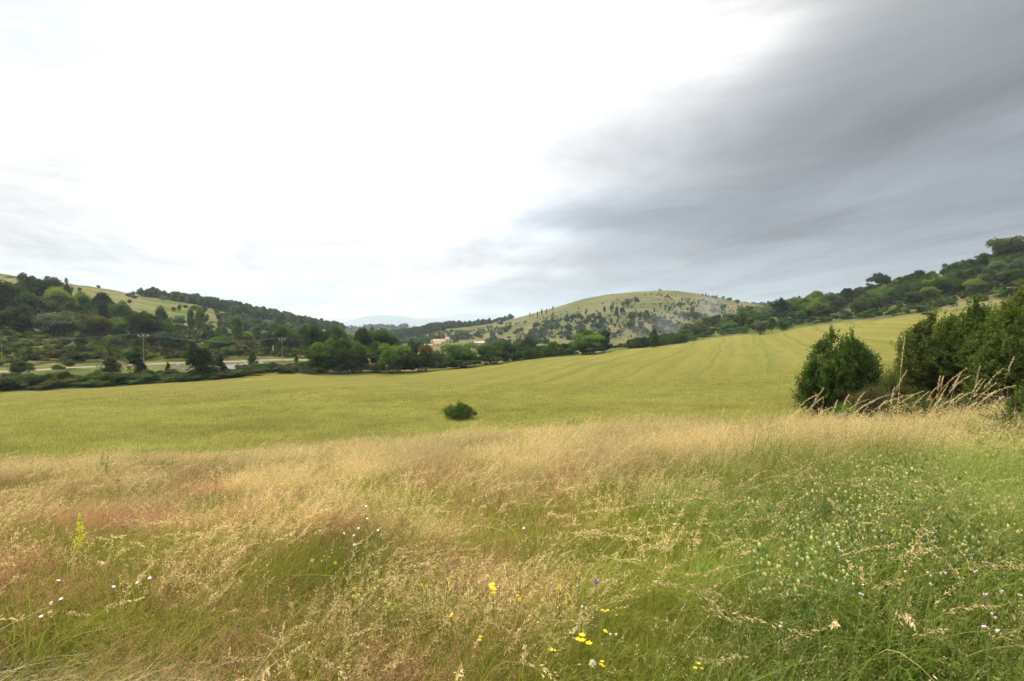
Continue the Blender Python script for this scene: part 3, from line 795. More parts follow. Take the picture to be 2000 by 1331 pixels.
# --- dome hill scatter
gD = 'trees scattered on the domed hill'
DL = [(1292,568,5,566),(1288,568,5,564),(1205,585,4,583),(1058,616,4,603),(1067,612,4,602),(1080,607,4,597),(1050,617,4,608),(1041,618,3,612),(1035,620,3,610),
      (1372,578,5,573),(1378,579,5,572),(1392,582,8,577),(1412,583,8,578),(1424,587,14,581),(1440,592,14,585),(1383,580,6,576),(1398,583,8,577),
      (1241,590,6,579),(1245,589,10,581),(1226,600,14,583),(1217,597,10,589),(1195,609,12,594),(1181,608,9,599),(1145,613,7,603),(1171,621,12,608),
      (1136,625,9,615),(1150,626,11,616),(1118,630,4,619),(1160,632,14,623),(1194,632,8,621),(1205,617,12,598),(1215,613,14,600),(1290,598,7,595),
      (1300,601,7,595),(1328,598,14,590),(1343,605,8,601),(1352,612,12,598),(1364,596,5,589),(1393,640-30,18,602),(1350,618,14,608),(1308,606,8,598),
      (1262,628,24,606),(1235,626,24,612),(1250,622,16,610),(1282,634,26,616),(1275,630,20,612),(1300,636,30,624),(1340,622,26,610),(1360,625,26,608),(1376,630,24,612),
      (1078,633,5,624),(1110,625,3,616),(1412,606,17,593)]
for j, (px, b, w, top) in enumerate(DL):
    x, y, z = at(px, b + 1, 0, 440, 900, HILL.H)
    zt = EYE + y * ut(px, top)[1]
    big = w > 13
    sec = 'on its skyline' if b < 592 and px > 1250 or px < 1085 and top < 613 else 'on its upper slope' if b < 606 else 'halfway up its face'
    hz = 'left flank' if px < 1130 else 'centre' if px < 1260 else 'right side'
    plant_at(f'oak{j%4}' if big else f'small{j%2}', x, y, z, w * .8 / F * y, max(zt - z, 2), rg.choice(['blue', 'dark', 'grey'] if not big else ['dark', 'mid']),
             'broadleaf_tree' if big else 'small_tree', f"{'broad clump-like' if big else 'small'} tree {sec}, domed hill's {hz}", 'tree', gD, px, sink=.3)
for j in range(120):
    px = rg.uniform(930, 1480); 
    v = rg.random()
    b = 662 - v * np.interp(px, [930, 1050, 1280, 1480], [22, 42, 85, 55])
    if rg.random() < .6: b = rg.uniform(638, 664)
    x, y, z = at(px, b, 0, 440, 900, HILL.H)
    if z < -60: continue
    w = rg.uniform(1.8, 4.2) if b < 638 else rg.uniform(3, 8)
    c = rg.choice(['dark', 'grey', 'olive', 'mid'])
    hz = 'left flank' if px < 1100 else 'centre' if px < 1250 else 'right side'
    plant_at(f'small{j%2}' if rg.random() < .5 else f'shrub{j%4}', x, y, z, w, w * rg.uniform(.6, 1.0), c, 'shrub', f"{'rounded' if w > 6 else 'low'} {CN[c]} shrub " + ('near the foot' if b > 636 else 'on the slope') + f" of the domed hill, {hz}", 'shrub', 'shrubs scattered on the domed hill', px, sink=.3)

# ------------------------------------------------------------------ scattering by geometry nodes (only for what nobody could count)
def scatter(name, P, S, R, tint, protos, label, cat):
    me = D.meshes.new(name); n = len(P)
    me.vertices.add(n); me.vertices.foreach_set('co', np.asarray(P, np.float32).ravel()); me.update()
    for nm, ty, key, arr in (('sc', 'FLOAT_VECTOR', 'vector', S), ('rt', 'FLOAT_VECTOR', 'vector', R), ('tint', 'FLOAT', 'value', tint)):
        a = me.attributes.new(nm, ty, 'POINT'); a.data.foreach_set(key, np.asarray(arr, np.float32).ravel())
    a = me.attributes.new('ix', 'INT', 'POINT'); a.data.foreach_set('value', RNG.integers(0, len(protos), n).astype(np.int32))
    o = link(D.objects.new(name, me)); tag(o, label, cat, kind='stuff')
    c = D.collections.new(name + '_parts')
    for p in protos: c.objects.link(p)
    ng = D.node_groups.new(name, 'GeometryNodeTree')
    ng.interface.new_socket('Geometry', in_out='INPUT', socket_type='NodeSocketGeometry')
    ng.interface.new_socket('Geometry', in_out='OUTPUT', socket_type='NodeSocketGeometry')
    gi = ng.nodes.new('NodeGroupInput'); go = ng.nodes.new('NodeGroupOutput')
    ip = ng.nodes.new('GeometryNodeInstanceOnPoints'); ci = ng.nodes.new('GeometryNodeCollectionInfo')
    ci.inputs['Collection'].default_value = c; ci.inputs['Separate Children'].default_value = True; ci.inputs['Reset Children'].default_value = True
    def na(nm, ty):
        q = ng.nodes.new('GeometryNodeInputNamedAttribute'); q.data_type = ty; q.inputs['Name'].default_value = nm
        return [s for s in q.outputs if s.enabled][0]
    ng.links.new(gi.outputs[0], ip.inputs['Points']); ng.links.new(ci.outputs[0], ip.inputs['Instance'])
    ip.inputs['Pick Instance'].default_value = True
    ng.links.new(na('ix', 'INT'), ip.inputs['Instance Index']); ng.links.new(na('rt', 'FLOAT_VECTOR'), ip.inputs['Rotation'])
    ng.links.new(na('sc', 'FLOAT_VECTOR'), ip.inputs['Scale']); ng.links.new(ip.outputs[0], go.inputs[0])
    md = o.modifiers.new('scatter', 'NODES'); md.node_group = ng
    return o
def proto_obj(name, me): return D.objects.new(name, me)
LM = {}
def tinted(name, key, c):
    if c not in LM: LM[c] = foliage_mat('foliage_' + c, .35, GREEN[c])
    me = PROTO[key][0].copy(); me.materials.clear(); me.materials.append(LM[c]); return proto_obj(name, me)

# distant woods that read as one mass
def wood(name, pts, w, h, cols, label):
    P = np.array(pts); n = len(P)
    rng = np.random.default_rng(n)
    S = np.stack([np.full(n, 1.0)] * 3, 1) * rng.uniform(.75, 1.2, (n, 1)) * np.array([w / 8, w / 8, h / 10])
    S[:, 2] *= rng.uniform(.8, 1.2, n)
    R = np.zeros((n, 3)); R[:, 2] = rng.uniform(0, 6.28, n)
    pr = [tinted(f'{name}_{i}', f'wood{i % 2}', c) for i, c in enumerate(cols)]
    scatter(name, P, S, R, np.ones(n), pr, label, 'wood')
pts = []
for _ in range(900):                                     # ridge wood on the left hill
    px = rg.uniform(275, 668)
    lo = float(np.interp(px, [275, 340, 470, 560, 668], [468, 455, 440, 450, 560])); hi = float(np.interp(px, [275, 400, 550, 668], [482, 522, 580, 650]))
    if rg.random() > np.interp(px, [275, 330, 420], [.15, .4, 1]): continue
    Yd = rg.uniform(lo, hi + 6); x, y, z = on(px, Yd); pts.append((x, y, z - 1.0))
wood('distant_wood', pts, 6.5, 7.0, ['dark', 'mid', 'dark'], 'continuous dark wood covering the crest of the left hill')
pts = []
for _ in range(420):                                     # lower tongue of wood under it
    px = rg.uniform(430, 700); Yd = rg.uniform(330, 400) if rg.random() < .6 else rg.uniform(260, 420)
    if fbm(np.array(px / 40.), np.array(Yd / 30.), 3, 9) < -.02: continue
    x, y, z = on(px, Yd); pts.append((x, y, z - 1.0))
wood('distant_wood', pts, 6, 5.5, ['grey', 'dark', 'mid'], 'patchy wood on the slope below the ridge wood')
pts = []
for _ in range(1700):                                    # wood on the left shoulder of the dome
    px = rg.uniform(690, 1000); Yd = rg.uniform(560, 775)
    lim = float(np.interp(px, [690, 760, 840, 920, 940, 1000], [480, 560, 640, 715, 735, 752]))
    if Yd < lim: continue
    if px > 900 and rg.random() < .55: continue
    x, y = (px - 1000) / F * Yd, Yd; z = float(HILL.H(np.array(x), np.array(y))); pts.append((x, y, z - .5))
wood('distant_wood', pts, 6.5, 6.5, ['blue', 'dark'], 'dark pine wood on the left shoulder of the domed hill')
pts = []
for _ in range(650):                                     # tree belts on the lower dome and valley
    px = rg.uniform(720, 1180); Yd = rg.uniform(440, 590)
    if px < 930: Yd = rg.uniform(330, 600)
    if px > 930 and fbm(np.array(px / 30.), np.array(Yd / 40.), 3, 14) < .0: continue
    if px <= 930 and fbm(np.array(px / 30.), np.array(Yd / 60.), 3, 24) < -.05: continue
    if 835 < px < 955 and Yd < 470: continue
    x, y, z = on(px, Yd); pts.append((x, y, z - 1.0))
wood('distant_wood', pts, 6, 5.5, ['grey', 'mid', 'dark'], 'belts of trees at the foot of the domed hill')
pts = []
for _ in range(700):                                     # wood behind the dome, right
    px = rg.uniform(1400, 1760); Yd = rg.uniform(960, 1080); x, y, z = on(px, Yd); pts.append((x, y, z - .5))
wood('distant_wood', pts, 10, 10, ['blue', 'dark'], 'level dark plantation on the skyline right of the domed hill')
pts = []
for _ in range(900):                                     # far rise, left
    px = rg.uniform(600, 960); Yd = rg.uniform(1300, 1620)
    if fbm(np.array(px / 25.), np.array(Yd / 60.), 3, 44) < -.03 or (795 < px < 836 and Yd > 1400): continue
    x, y, z = on(px, Yd); pts.append((x, y, z - .5))
wood('distant_wood', pts, 12, 9, ['blue', 'grey'], 'hazy scattered woods on the distant farmed rise')
# scrub undergrowth under the woods of both slopes
def scrub(name, fpx, fY, n, cols, label, keep=None, zm=1.0):
    pts = []
    while len(pts) < n:
        px = rg.uniform(*fpx); Yd = fY(px); x, y, z = on(px, Yd)
        if keep and not keep(px, x, y, Yd): continue
        pts.append((x, y, z - .1))
    P = np.array(pts); m = len(P); rng = np.random.default_rng(m)
    S = rng.uniform(.3, .8, (m, 1)) * np.ones((m, 3)); S[:, 2] *= rng.uniform(.9, 1.7, m) * zm
    R = np.zeros((m, 3)); R[:, 2] = rng.uniform(0, 6.28, m)
    pr = [tinted(f'{name}_{i}', f'shrub{i % 4}', c) for i, c in enumerate(cols)]
    scatter(name, P, S, R, np.ones(m), pr, label, 'undergrowth')
scrub('undergrowth', (1335, 2120), lambda px: fe(px) + rg.random() ** 1.3 * 75, 900, ['mid', 'olive', 'dark', 'bright'], 'tangled undergrowth filling the wood on the right slope')
scrub('undergrowth', (-80, 640), lambda px: (lambda a: a + (300 - a) * rg.random() ** 1.25)(float(np.interp(px, [0, 200, 400, 600], [137, 147, 162, 176]))), 1700, ['olive', 'mid', 'dark', 'olive', 'yellow', 'brown'], 'rough scrub covering the left slope above the road')
scrub('undergrowth', (-80, 620), lambda px: float(np.interp(px, [0, 200, 400, 600], [97, 101, 112, 128])) + rg.uniform(.5, 12), 420, ['olive', 'mid', 'brown', 'olive', 'mid'], 'low brambles covering the bank between road and field', zm=.55)
scrub('undergrowth', (600, 1340), lambda px: float(np.interp(px, [600, 850, 1000, 1150, 1250, 1340], [132, 136, 151, 169, 196, 215])) + rg.uniform(.3, 4), 240, ['dark', 'olive', 'mid'], 'low growth at the foot of the field-edge trees')

pts = []
while len(pts) < 1500:
    px = rg.uniform(760, 1500); b = 664 - rg.random() * float(np.interp(px, [760, 930, 1050, 1280, 1500], [10, 20, 42, 90, 60]))
    if fbm(np.array(px / 60.), np.array(b / 16.), 3, 19) < rg.uniform(-.25, .25): continue
    u, tt = ut(px, b); Ys = np.linspace(440, 800, 90); dd = HILL.H(u * Ys, Ys) - (EYE + Ys * tt)
    if not (dd > 0).any(): pts.append(None) if False else None; continue
    Yd = Ys[np.argmax(dd > 0)]; pts.append((u * Yd, Yd, float(HILL.H(np.array(u * Yd), np.array(Yd))) - .1))
P_ = np.array(pts); m_ = len(P_); rs = np.random.default_rng(3); S_ = rs.uniform(.25, .75, (m_, 1)) * np.ones((m_, 3)); R_ = np.zeros((m_, 3)); R_[:, 2] = rs.uniform(0, 6.28, m_)
scatter('scrub', P_, S_, R_, np.ones(m_), [tinted(f'scrub_{i}', f'small{i % 2}', c) for i, c in enumerate(['olive', 'grey', 'mid', 'dark'])], 'fine low scrub speckling the whole domed hill', 'scrub')

# ------------------------------------------------------------------ houses in the valley
M_TAN = plain('tan_render', (.40, .31, .16), .9, .1, 1.5, .15)
M_PINK = plain('pink_render', (.32, .26, .18), .9, .1, 1.5, .15)
M_TILE = plain('roof_tile', (.31, .23, .15), .85, .15, 3, .3)
M_TILE2 = plain('pink_roof_tile', (.34, .255, .19), .85, .15, 3, .25)
M_GLASSD = plain('window_glass', (.05, .06, .07), .2, .5, 2, .1)
M_FRAME = plain('window_frame', (.45, .36, .26), .7, .2, 4, .1)
def part(name, VF, mat, parent):
    return link(D.objects.new(name, mesh_np(name, VF[0], VF[1], [mat])), parent)
def gable(cx, cy, z0, sx, sy, rise, ov=.35, th=.22):
    """roof slab pair with real thickness; ridge along x"""
    x0, x1 = cx - sx / 2 - ov, cx + sx / 2 + ov; V = []; Fc = []
    for s in (-1, 1):
        e = (cy + s * (sy / 2 + ov), z0 - ov * rise / (sy / 2)); r = (cy, z0 + rise)
        b = len(V)
        for x in (x0, x1):
            V += [(x, e[0], e[1]), (x, r[0], r[1]), (x, r[0], r[1] + th), (x, e[0], e[1] + th)]
        Fc += [(b, b+1, b+2, b+3), (b+4, b+7, b+6, b+5), (b+3, b+2, b+6, b+7), (b, b+4, b+5, b+1), (b, b+3, b+7, b+4), (b+1, b+5, b+6, b+2)]
    return np.array(V, float), np.array(Fc)
def wallblock(cx, cy, sx, sy, h, rise, base=-2.5):
    x0, x1, y0, y1 = cx - sx/2, cx + sx/2, cy - sy/2, cy + sy/2
    V = np.array([(x0,y0,base),(x1,y0,base),(x1,y1,base),(x0,y1,base),(x0,y0,h),(x1,y0,h),(x1,y1,h),(x0,y1,h),(x0,cy,h+rise*.97),(x1,cy,h+rise*.97)])
    Fc = np.array([(0,1,5,4),(2,3,7,6),(1,2,6,5),(3,0,4,7),(4,7,8,8),(5,9,6,6)])
    return V, Fc
def tri_ok(VF):
    return VF
def mesh_poly(name, V, Fc, mat, parent):
    me = D.meshes.new(name); me.from_pydata([tuple(v) for v in V], [], [tuple(dict.fromkeys(int(i) for i in f)) for f in Fc]); me.materials.append(mat)
    return link(D.objects.new(name, me), parent)
def house(px, Yd, rot, blocks, wins, mw, mr, chim, label, base=None, hs=.72):
    x, y, z = on(px, Yd); z += .9
    r = link(D.objects.new('house', None)); r.location = (x, y, z); r.rotation_euler[2] = rot
    tag(r, label, 'house'); r.scale = (hs, hs, hs)
    for (cx, cy, sx, sy, h, rise) in blocks:
        V, Fc = wallblock(cx, cy, sx, sy, h, rise); mesh_poly('wall', V, Fc, mw, r)
        V, Fc = gable(cx, cy, h, sx, sy, rise); ro = mesh_poly('roof', V, Fc, mr, r)
        if chim and (cx, cy) == blocks[0][:2]:
            for qx in chim: part('chimney', join([box(cx+qx, cy, h+rise+.3, .8, .7, 1.5), box(cx+qx, cy, h+rise+1.1, 1.0, .9, .14)]), mw, ro)
    for (wx, wy, wz, ww, wh) in wins:
        f = part('window', join([box(wx, wy - .04, wz + wh/2 + .06, ww + .24, .1, .12), box(wx, wy - .04, wz - wh/2 - .06, ww + .24, .1, .12),
                                 box(wx - ww/2 - .06, wy - .04, wz, .12, .1, wh), box(wx + ww/2 + .06, wy - .04, wz, .12, .1, wh), box(wx, wy - .04, wz, .06, .08, wh)]), M_FRAME, r)
        part('pane', box(wx, wy - .012, wz, ww, .02, wh), M_GLASSD, f)
    return r
house(858, 335, .15, [(0, 0, 10, 7, 4.6, 1.8), (-1.5, -5.2, 5, 4.2, 3.0, 1.0), (6.4, .6, 3.2, 5, 6.4, 1.0), (-8.5, -2.0, 7, 3.4, 1.7, .7)],
      [(-3, -3.5, 3.4, 1.0, 1.3), (3, -3.5, 3.2, 1.0, 1.3), (3, -3.5, 1.0, 1.0, 1.5), (6.4, -1.9, 4.6, .8, 1.1), (-1.5, -7.3, 1.4, 1.1, 1.2)],
      M_TAN, M_TILE, (2.5,), 'tan farmhouse with orange tiled roofs and a low outbuilding, half hidden by trees')
house(938, 330, -.35, [(0, 0, 8.5, 6.5, 4.6, 1.3), (-5.4, -1.2, 3.2, 4.0, 2.6, .8)],
      [(-2.2, -3.25, 3.2, .9, 1.2), (1.8, -3.25, 3.2, .9, 1.2), (1.8, -3.25, 1.2, .9, 1.2)],
      M_PINK, M_TILE2, (-3.2,), 'pinkish house with low pale roof right of the tan farmhouse')
x, y, z = on(745, 1330)
h_ = house(745, 1330, .1, [(0, 0, 22, 12, 9, 3)], [(-6, -6, 5, 3, 3), (0, -6, 5, 3, 3), (6, -6, 5, 3, 3)], M_PINK, M_TILE2, (), 'tiny reddish building on the distant rise')

# ------------------------------------------------------------------ poles and cable
def pole(px, Yd, top, mat, r0, arm, label, aw=1.3):
    x, y, z = on(px, Yd); h = EYE + Yd * ut(px, top)[1] - z
    r = link(D.objects.new('utility_pole', None)); r.location = (x, y, z - .4); tag(r, label, 'utility pole', 'utility poles along the road')
    part('shaft', tube([(0, 0, 0), (0, 0, h * .5), (0, 0, h + .4)], [r0, r0 * .85, r0 * .65], 8), mat, r)
    if arm:
        part('crossarm', join([box(0, -.1, h + .1, aw * 2, .12, .14), tube([(-aw*.55, -.1, h + .05), (0, -.1, h - .6)], [.03, .03], 5), tube([(aw*.55, -.1, h + .05), (0, -.1, h - .6)], [.03, .03], 5)]), mat, r)
        for s in (-1, 0, 1):
            part('insulator', join([tube([(s*aw*.9, -.1, h + .17), (s*aw*.9, -.1, h + .34)], [.05, .05], 6), ellip((s*aw*.9, -.1, h + .38), (.12, .12, .09), 8, 5), ellip((s*aw*.9, -.1, h + .26), (.14, .14, .05), 8, 4)]), M_INS, r)
    REG.append((r, px))
    return np.array([x, y, z + h + .05])
A0 = pole(-240, 150, 655, M_POLE, .085, True, 'tall wooden pole beyond the left edge')
B0 = pole(3, 140, 671, M_POLE, .085, False, 'pole at the left edge standing in the low grass')
A1 = pole(280, 141, 655, M_POLE, .085, True, 'tallest pole, with crossarm and white insulators, above the dense pine')
pole(250, 185, 676, M_POLE, .09, False, 'short distant pole left of the tallest pole')
pole(417, 180, 678, M_POLE, .09, False, 'thin pole between the dark pines')
pole(533, 182, 675, M_CONC, .15, False, 'pale pole behind the road, left of the brown one')
A2 = pole(551, 152, 662, M_POLE, .085, True, 'brown pole with crossarm in front of the right end of the road', .9)
A3 = pole(792, 205, 672, M_CONC, .26, True, 'pale concrete pole behind the bright green tree', .8)
A4 = pole(882, 300, 665, M_CONC, .16, True, 'thin grey pole between the tan farmhouse and the pink house', .8)
pole(845, 190, 678, M_POLE, .12, False, 'thin dark pole below the tan farmhouse')
def cable(a, b, off, sag, label):
    a = a + np.array(off); b = b + np.array(off)
    P = [a + (b - a) * s - np.array([0, 0, sag * 4 * s * (1 - s)]) for s in np.linspace(0, 1, 25)]
    c0 = P[0]; v, f = tube([p - c0 for p in P], [.014] * 25, 4)
    o = link(D.objects.new('power_cable', mesh_np('power_cable', v, f, [M_CABLE]))); o.location = c0
    tag(o, label, 'cable', 'cables strung between the poles'); REG.append((o, 0))
for s, w in ((-1, 'near'), (1, 'far')):
    cable(A0, A1, (s * 1.1, -.1, .35), 1.5, f'{w} cable of the pair running left from the tallest pole')
    cable(A1, A2, (s * .9, -.1, .35), 1.5, f'{w} cable of the pair between the tallest pole and the brown pole')
cable(A2, A3, (0, -.1, .35), 1.2, 'single cable from the brown pole to the concrete pole')
cable(A3, A4, (0, -.1, .35), 1.0, 'single cable from the concrete pole to the farmhouse')

# ------------------------------------------------------------------ rubble bank under the road
M_ROCK = plain('grey_stone', (.27, .25, .235), .9, .15, 3, .3, .6)
rng = np.random.default_rng(4); parts = []
c0 = np.array(at(465, 722, 0, 20))
for _ in range(520):
    px = rng.uniform(430, 512) if rng.random() < .8 else rng.uniform(340, 520)
    Yd = np.interp(px, [340, 430, 510], [133, 136, 143]) + rng.uniform(-5.5, 5.5) - .0
    x, y, z = on(px, Yd); s = rng.uniform(.12, .5) ** 1.0
    v, f = ellip((0, 0, 0), (s * rng.uniform(.7, 1.3), s, s * rng.uniform(.5, .9)), 6, 4)
    v = v * (1 + rng.normal(0, .12, (len(v), 1))); parts.append((v + np.array([x, y, z + s * .3]) - c0, f))
v, f = join(parts)
o = link(D.objects.new('rubble', mesh_np('rubble', v, f, [M_ROCK]))); o.location = c0
tag(o, 'loose grey rubble tipped down the bank under the road', 'rubble', kind='stuff')

# ------------------------------------------------------------------ near bushes: shoots with single leaves
def bush_mesh(name, rng, W, Hh, nsh, nl, ls, Dp=None, spike=.25, shl=.55, lumps=9, low=0.0, base=.0):
    Dp = Dp or W * .8
    # envelope from lumps
    L = []
    for i in range(lumps):
        a = rng.uniform(0, 6.28); f = rng.uniform(.2, .72) ** .7
        r = rng.uniform(.26, .42)
        L.append((math.cos(a) * f * W / 2, math.sin(a) * f * Dp / 2, Hh * (base + rng.uniform(.22, .72) * (1 - .45 * f)), r))
    L = np.array(L)
    k = rng.integers(0, lumps, nsh); d = unit(rng.normal(size=(nsh, 3))); d[:, 2] = np.where(d[:, 2] < -.2, -d[:, 2], d[:, 2])
    ex = np.array([W / 2, Dp / 2, Hh * .85])
    rad = rng.uniform(.45, 1.0, nsh) ** .6
    S0 = L[k, :3] + d * L[k, 3:4] * ex * rad[:, None] * 1.15
    S0[:, 2] = np.clip(S0[:, 2], .05, Hh * 1.02)
    dm = lambda z_: np.sqrt(np.clip(1.03 - np.abs(z_ / Hh) ** 4.5 * .72, .2, 1))[..., None] * np.array([1, 1, 0]) + np.array([0, 0, 1])
    up = np.array([0, 0, 1.0]); sdv = unit(d * .9 + up * .22 + rng.normal(0, .45, (nsh, 3)))
    sl = shl * rng.uniform(.4, 1.2, nsh); sl = np.where(rng.random(nsh) < .02, sl * (1 + spike * 1.2), sl)
    s = rng.random((nsh, nl))
    C = S0[:, None] + sdv[:, None] * (s * sl[:, None])[..., None] + rng.normal(0, .022 + ls * .4, (nsh, nl, 3))
    Dr = sdv[:, None] * .5 + rng.normal(0, .8, (nsh, nl, 3)); N = up + rng.normal(0, .8, (nsh, nl, 3)) + d[:, None] * .6
    C = C.reshape(-1, 3); n = len(C); fz = Hh / np.percentile(C[:, 2], 98.5); fw = W / 2 / np.percentile(np.abs(C[:, 0]), 98.5)
    C = C * (fw, fw, fz); S0 = S0 * (fw, fw, fz); C = C * dm(C[:, 2]); S0 = S0 * dm(S0[:, 2]); sz = ls * rng.uniform(.6, 1.3, n)
    V, Fq = leafq(C, Dr.reshape(-1, 3), N.reshape(-1, 3), sz * 1.5, sz * .9)
    rnd = np.clip(np.repeat(rng.random(nsh), nl) * .65 + rng.random(n) * .35, 0, 1)
    crown_ = mesh_np(name + '_crown', V, Fq, [M_LEAF_NEAR], {'rnd': ('FLOAT', 'FACE', rnd)})
    parts = []
    for j in range(26):
        i = rng.integers(0, nsh); e = S0[i] + sdv[i] * sl[i] * .9
        b0 = np.array([rng.normal(0, .12 * W), rng.normal(0, .1 * W), -.4]); mid = (b0 + e) / 2 + rng.normal(0, .08, 3) * W * .3
        parts.append(tube([b0, mid, e], [.035, .02, .006], 5))
    idx = rng.choice(nsh, min(nsh, 220), False)
    for i in idx:
        parts.append(tube([S0[i] - sdv[i] * .5, S0[i], S0[i] + sdv[i] * sl[i]], [.009, .006, .003], 3))
    F4 = join(parts)
    return crown_, mesh_np(name + '_stems', F4[0], F4[1], [M_BARK])
def bush(px, Yd, top, wpx, colour, label, seed, nsh=1500, nl=26, ls=.045, name='bush', sc_up=1.0, zb=None, **k):
    x, y, z = on(px, Yd); zt = EYE + Yd * ut(px, top)[1]; h = zt - z; w = wpx / F * Yd
    rng = np.random.default_rng(seed)
    cm, sm = bush_mesh(name, rng, w, h * .97, nsh, nl, ls, **k)
    r = link(D.objects.new(name, None)); r.location = (x, y, z - .05)
    a = link(D.objects.new('foliage', cm), r); a.color = (*colour, 1); link(D.objects.new('stem', sm), r)
    tag(r, label, 'bush', 'bushes at the right edge of the meadow'); REG.append((r, px))
    return r
bush(1645, 25, 657, 142, (.060, .095, .022), 'dark rounded leafy bush standing apart at the near edge of the field', 3, 2300, 30, .055, lumps=12, spike=.5)
bush(1598, 25.5, 712, 76, (.060, .085, .030), 'lower grey-green lobe bush on the left side of the dark rounded bush', 4, 700, 26, .05)
bush(1843, 22, 622, 150, (.078, .100, .028), 'large tangled olive bush right of the rounded bush', 5, 2600, 28, .050, lumps=14, spike=.8)
bush(1900, 21, 600, 150, (.070, .098, .024), 'tall dark bush with upright sprays behind the tangled olive bush', 6, 2200, 28, .052, lumps=12, spike=1.0)
bush(1960, 19, 622, 140, (.070, .098, .024), 'dense dark bush cut by the right edge', 7, 2200, 28, .054, lumps=12, spike=.6)
bush(2020, 19, 565, 150, (.100, .125, .030), 'tallest bush, lighter green, at the right edge', 8, 2300, 28, .050, lumps=12, spike=.6)
bush(1788, 24, 680, 96, (.095, .100, .040), 'twiggy olive bush on the left flank of the tangled bush', 9, 1300, 22, .035, lumps=9, spike=.6)
bush(1712, 21, 758, 100, (.085, .080, .036), 'low brownish bramble between the rounded bush and the tangled bush', 10, 900, 22, .035, lumps=9, spike=.3)
bush(1742, 22, 728, 60, (.10, .125, .03), 'small yellow-green bush in the gap left of the twiggy bush', 12, 600, 22, .038)
bush(1648, 19.5, 792, 70, (.070, .150, .022), 'bright fresh-green low plant at the foot of the rounded bush', 13, 500, 22, .045, name='leafy_plant', lumps=6, spike=.1)
bush(1790, 17, 780, 110, (.075, .095, .028), 'dark bramble fringe under the tangled bush', 14, 1000, 22, .038, spike=.3)
bush(1895, 16, 775, 110, (.070, .090, .028), 'dark bramble fringe in front of the right bushes', 15, 1000, 22, .038, spike=.3)
bush(1996, 7.0, 770, 62, (.085, .135, .030), 'tall leafy green weed at the right edge of the meadow', 16, 600, 24, .030, name='leafy_plant', lumps=6, spike=.6, shl=.4)
bush(1988, 6.6, 850, 60, (.055, .095, .028), 'darker leafy weed below the tall weed at the right edge', 17, 600, 24, .030, name='leafy_plant', lumps=6, spike=.4, shl=.3)
# bush alone in the field
x, y, z = at(893, 822, 0, 30); fy_ = y
r = link(D.objects.new('field_bush', None)); r.location = (x, y, z - .05); tag(r, 'small dark bush alone in the middle of the crop field', 'bush')
rng = np.random.default_rng(77)
bm_, bs_ = bush_mesh('field_bush', rng, 2.35, 1.32, 900, 20, .055, shl=.30, lumps=13, spike=.6)
C = np.stack([rng.uniform(-1, 1, 14), rng.uniform(-.6, .6, 14), rng.uniform(.3, 1, 14)], 1)
a = link(D.objects.new('foliage', bm_), r); a.color = (.062, .092, .020, 1)
V2, F2, rn2, _ = crown(rng, .45, .5, .2, 6, 700, .05, low=-.3, rc=(.2, .4)); V2 = V2 + np.array([1.38, 0, .05])
a = link(D.objects.new('side_shoot', mesh_np('side_shoot', V2, F2, [M_LEAF], {'rnd': ('FLOAT', 'FACE', rn2)})), r); a.color = (.06, .09, .022, 1)
parts = [tube([(rng.normal(0, .2), 0, -.3), C[i] * (.6, .6, .5), C[i]], [.04, .025, .01], 5) for i in range(14)]
parts += [tube([(.2, 0, .9), (.32, 0, 1.3), (.36, 0, 1.58)], [.014, .011, .006], 4), tube([(.9, 0, .1), (1.3, 0, .3), (1.4, 0, .6)], [.014, .01, .006], 4)]
v, f = join(parts); link(D.objects.new('stem', mesh_np('stem', v, f, [M_BARK])), r)

# ------------------------------------------------------------------ grasses
def blades(rng, B, h, spread, lean, droop, w, c0, c1, n=6, cv=.35, ang=.5, wind=.15):
    """B curved blades: returns V,F,C and centre lines"""
    hh = rng.uniform(*h, B); a = rng.uniform(0, 2 * math.pi, B)
    bx = rng.normal(0, spread, B); by = rng.normal(0, spread, B)
    ld = np.stack([np.cos(a), np.sin(a)], 1) * rng.uniform(0, lean, B)[:, None] + np.array([wind, 0]) * rng.uniform(.3, 1.3, B)[:, None]
    s = np.linspace(0, 1, n)[None]
    dr = rng.uniform(.4, 1.2, B)[:, None] * droop
    hor = (s ** 1.5 * .75 + s ** 3.2 * dr * 1.3) * hh[:, None]
    P = np.stack([bx[:, None] + ld[:, :1] * hor, by[:, None] + ld[:, 1:] * hor, hh[:, None] * (s - dr * .55 * s ** 3.2) - .03], -1)
    T = np.gradient(P, axis=1); side = unit(np.cross(T, np.stack([np.cos(a + ang), np.sin(a + ang), np.zeros(B)], -1)[:, None]))
    ww = rng.uniform(.7, 1.3, B)[:, None, None] * w * (1 - s ** 2.5 * .85)[..., None]
    V = np.stack([P - side * ww / 2, P + side * ww / 2], 2).reshape(-1, 3)
    i = (np.arange(B)[:, None] * n + np.arange(n - 1)[None]) * 2
    Fq = np.stack([i, i + 1, i + 3, i + 2], -1).reshape(-1, 4)
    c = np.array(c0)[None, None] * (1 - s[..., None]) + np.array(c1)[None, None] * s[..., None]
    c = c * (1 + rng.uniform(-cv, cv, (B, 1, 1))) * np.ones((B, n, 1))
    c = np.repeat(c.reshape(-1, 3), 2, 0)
    return V, Fq, c, P, T
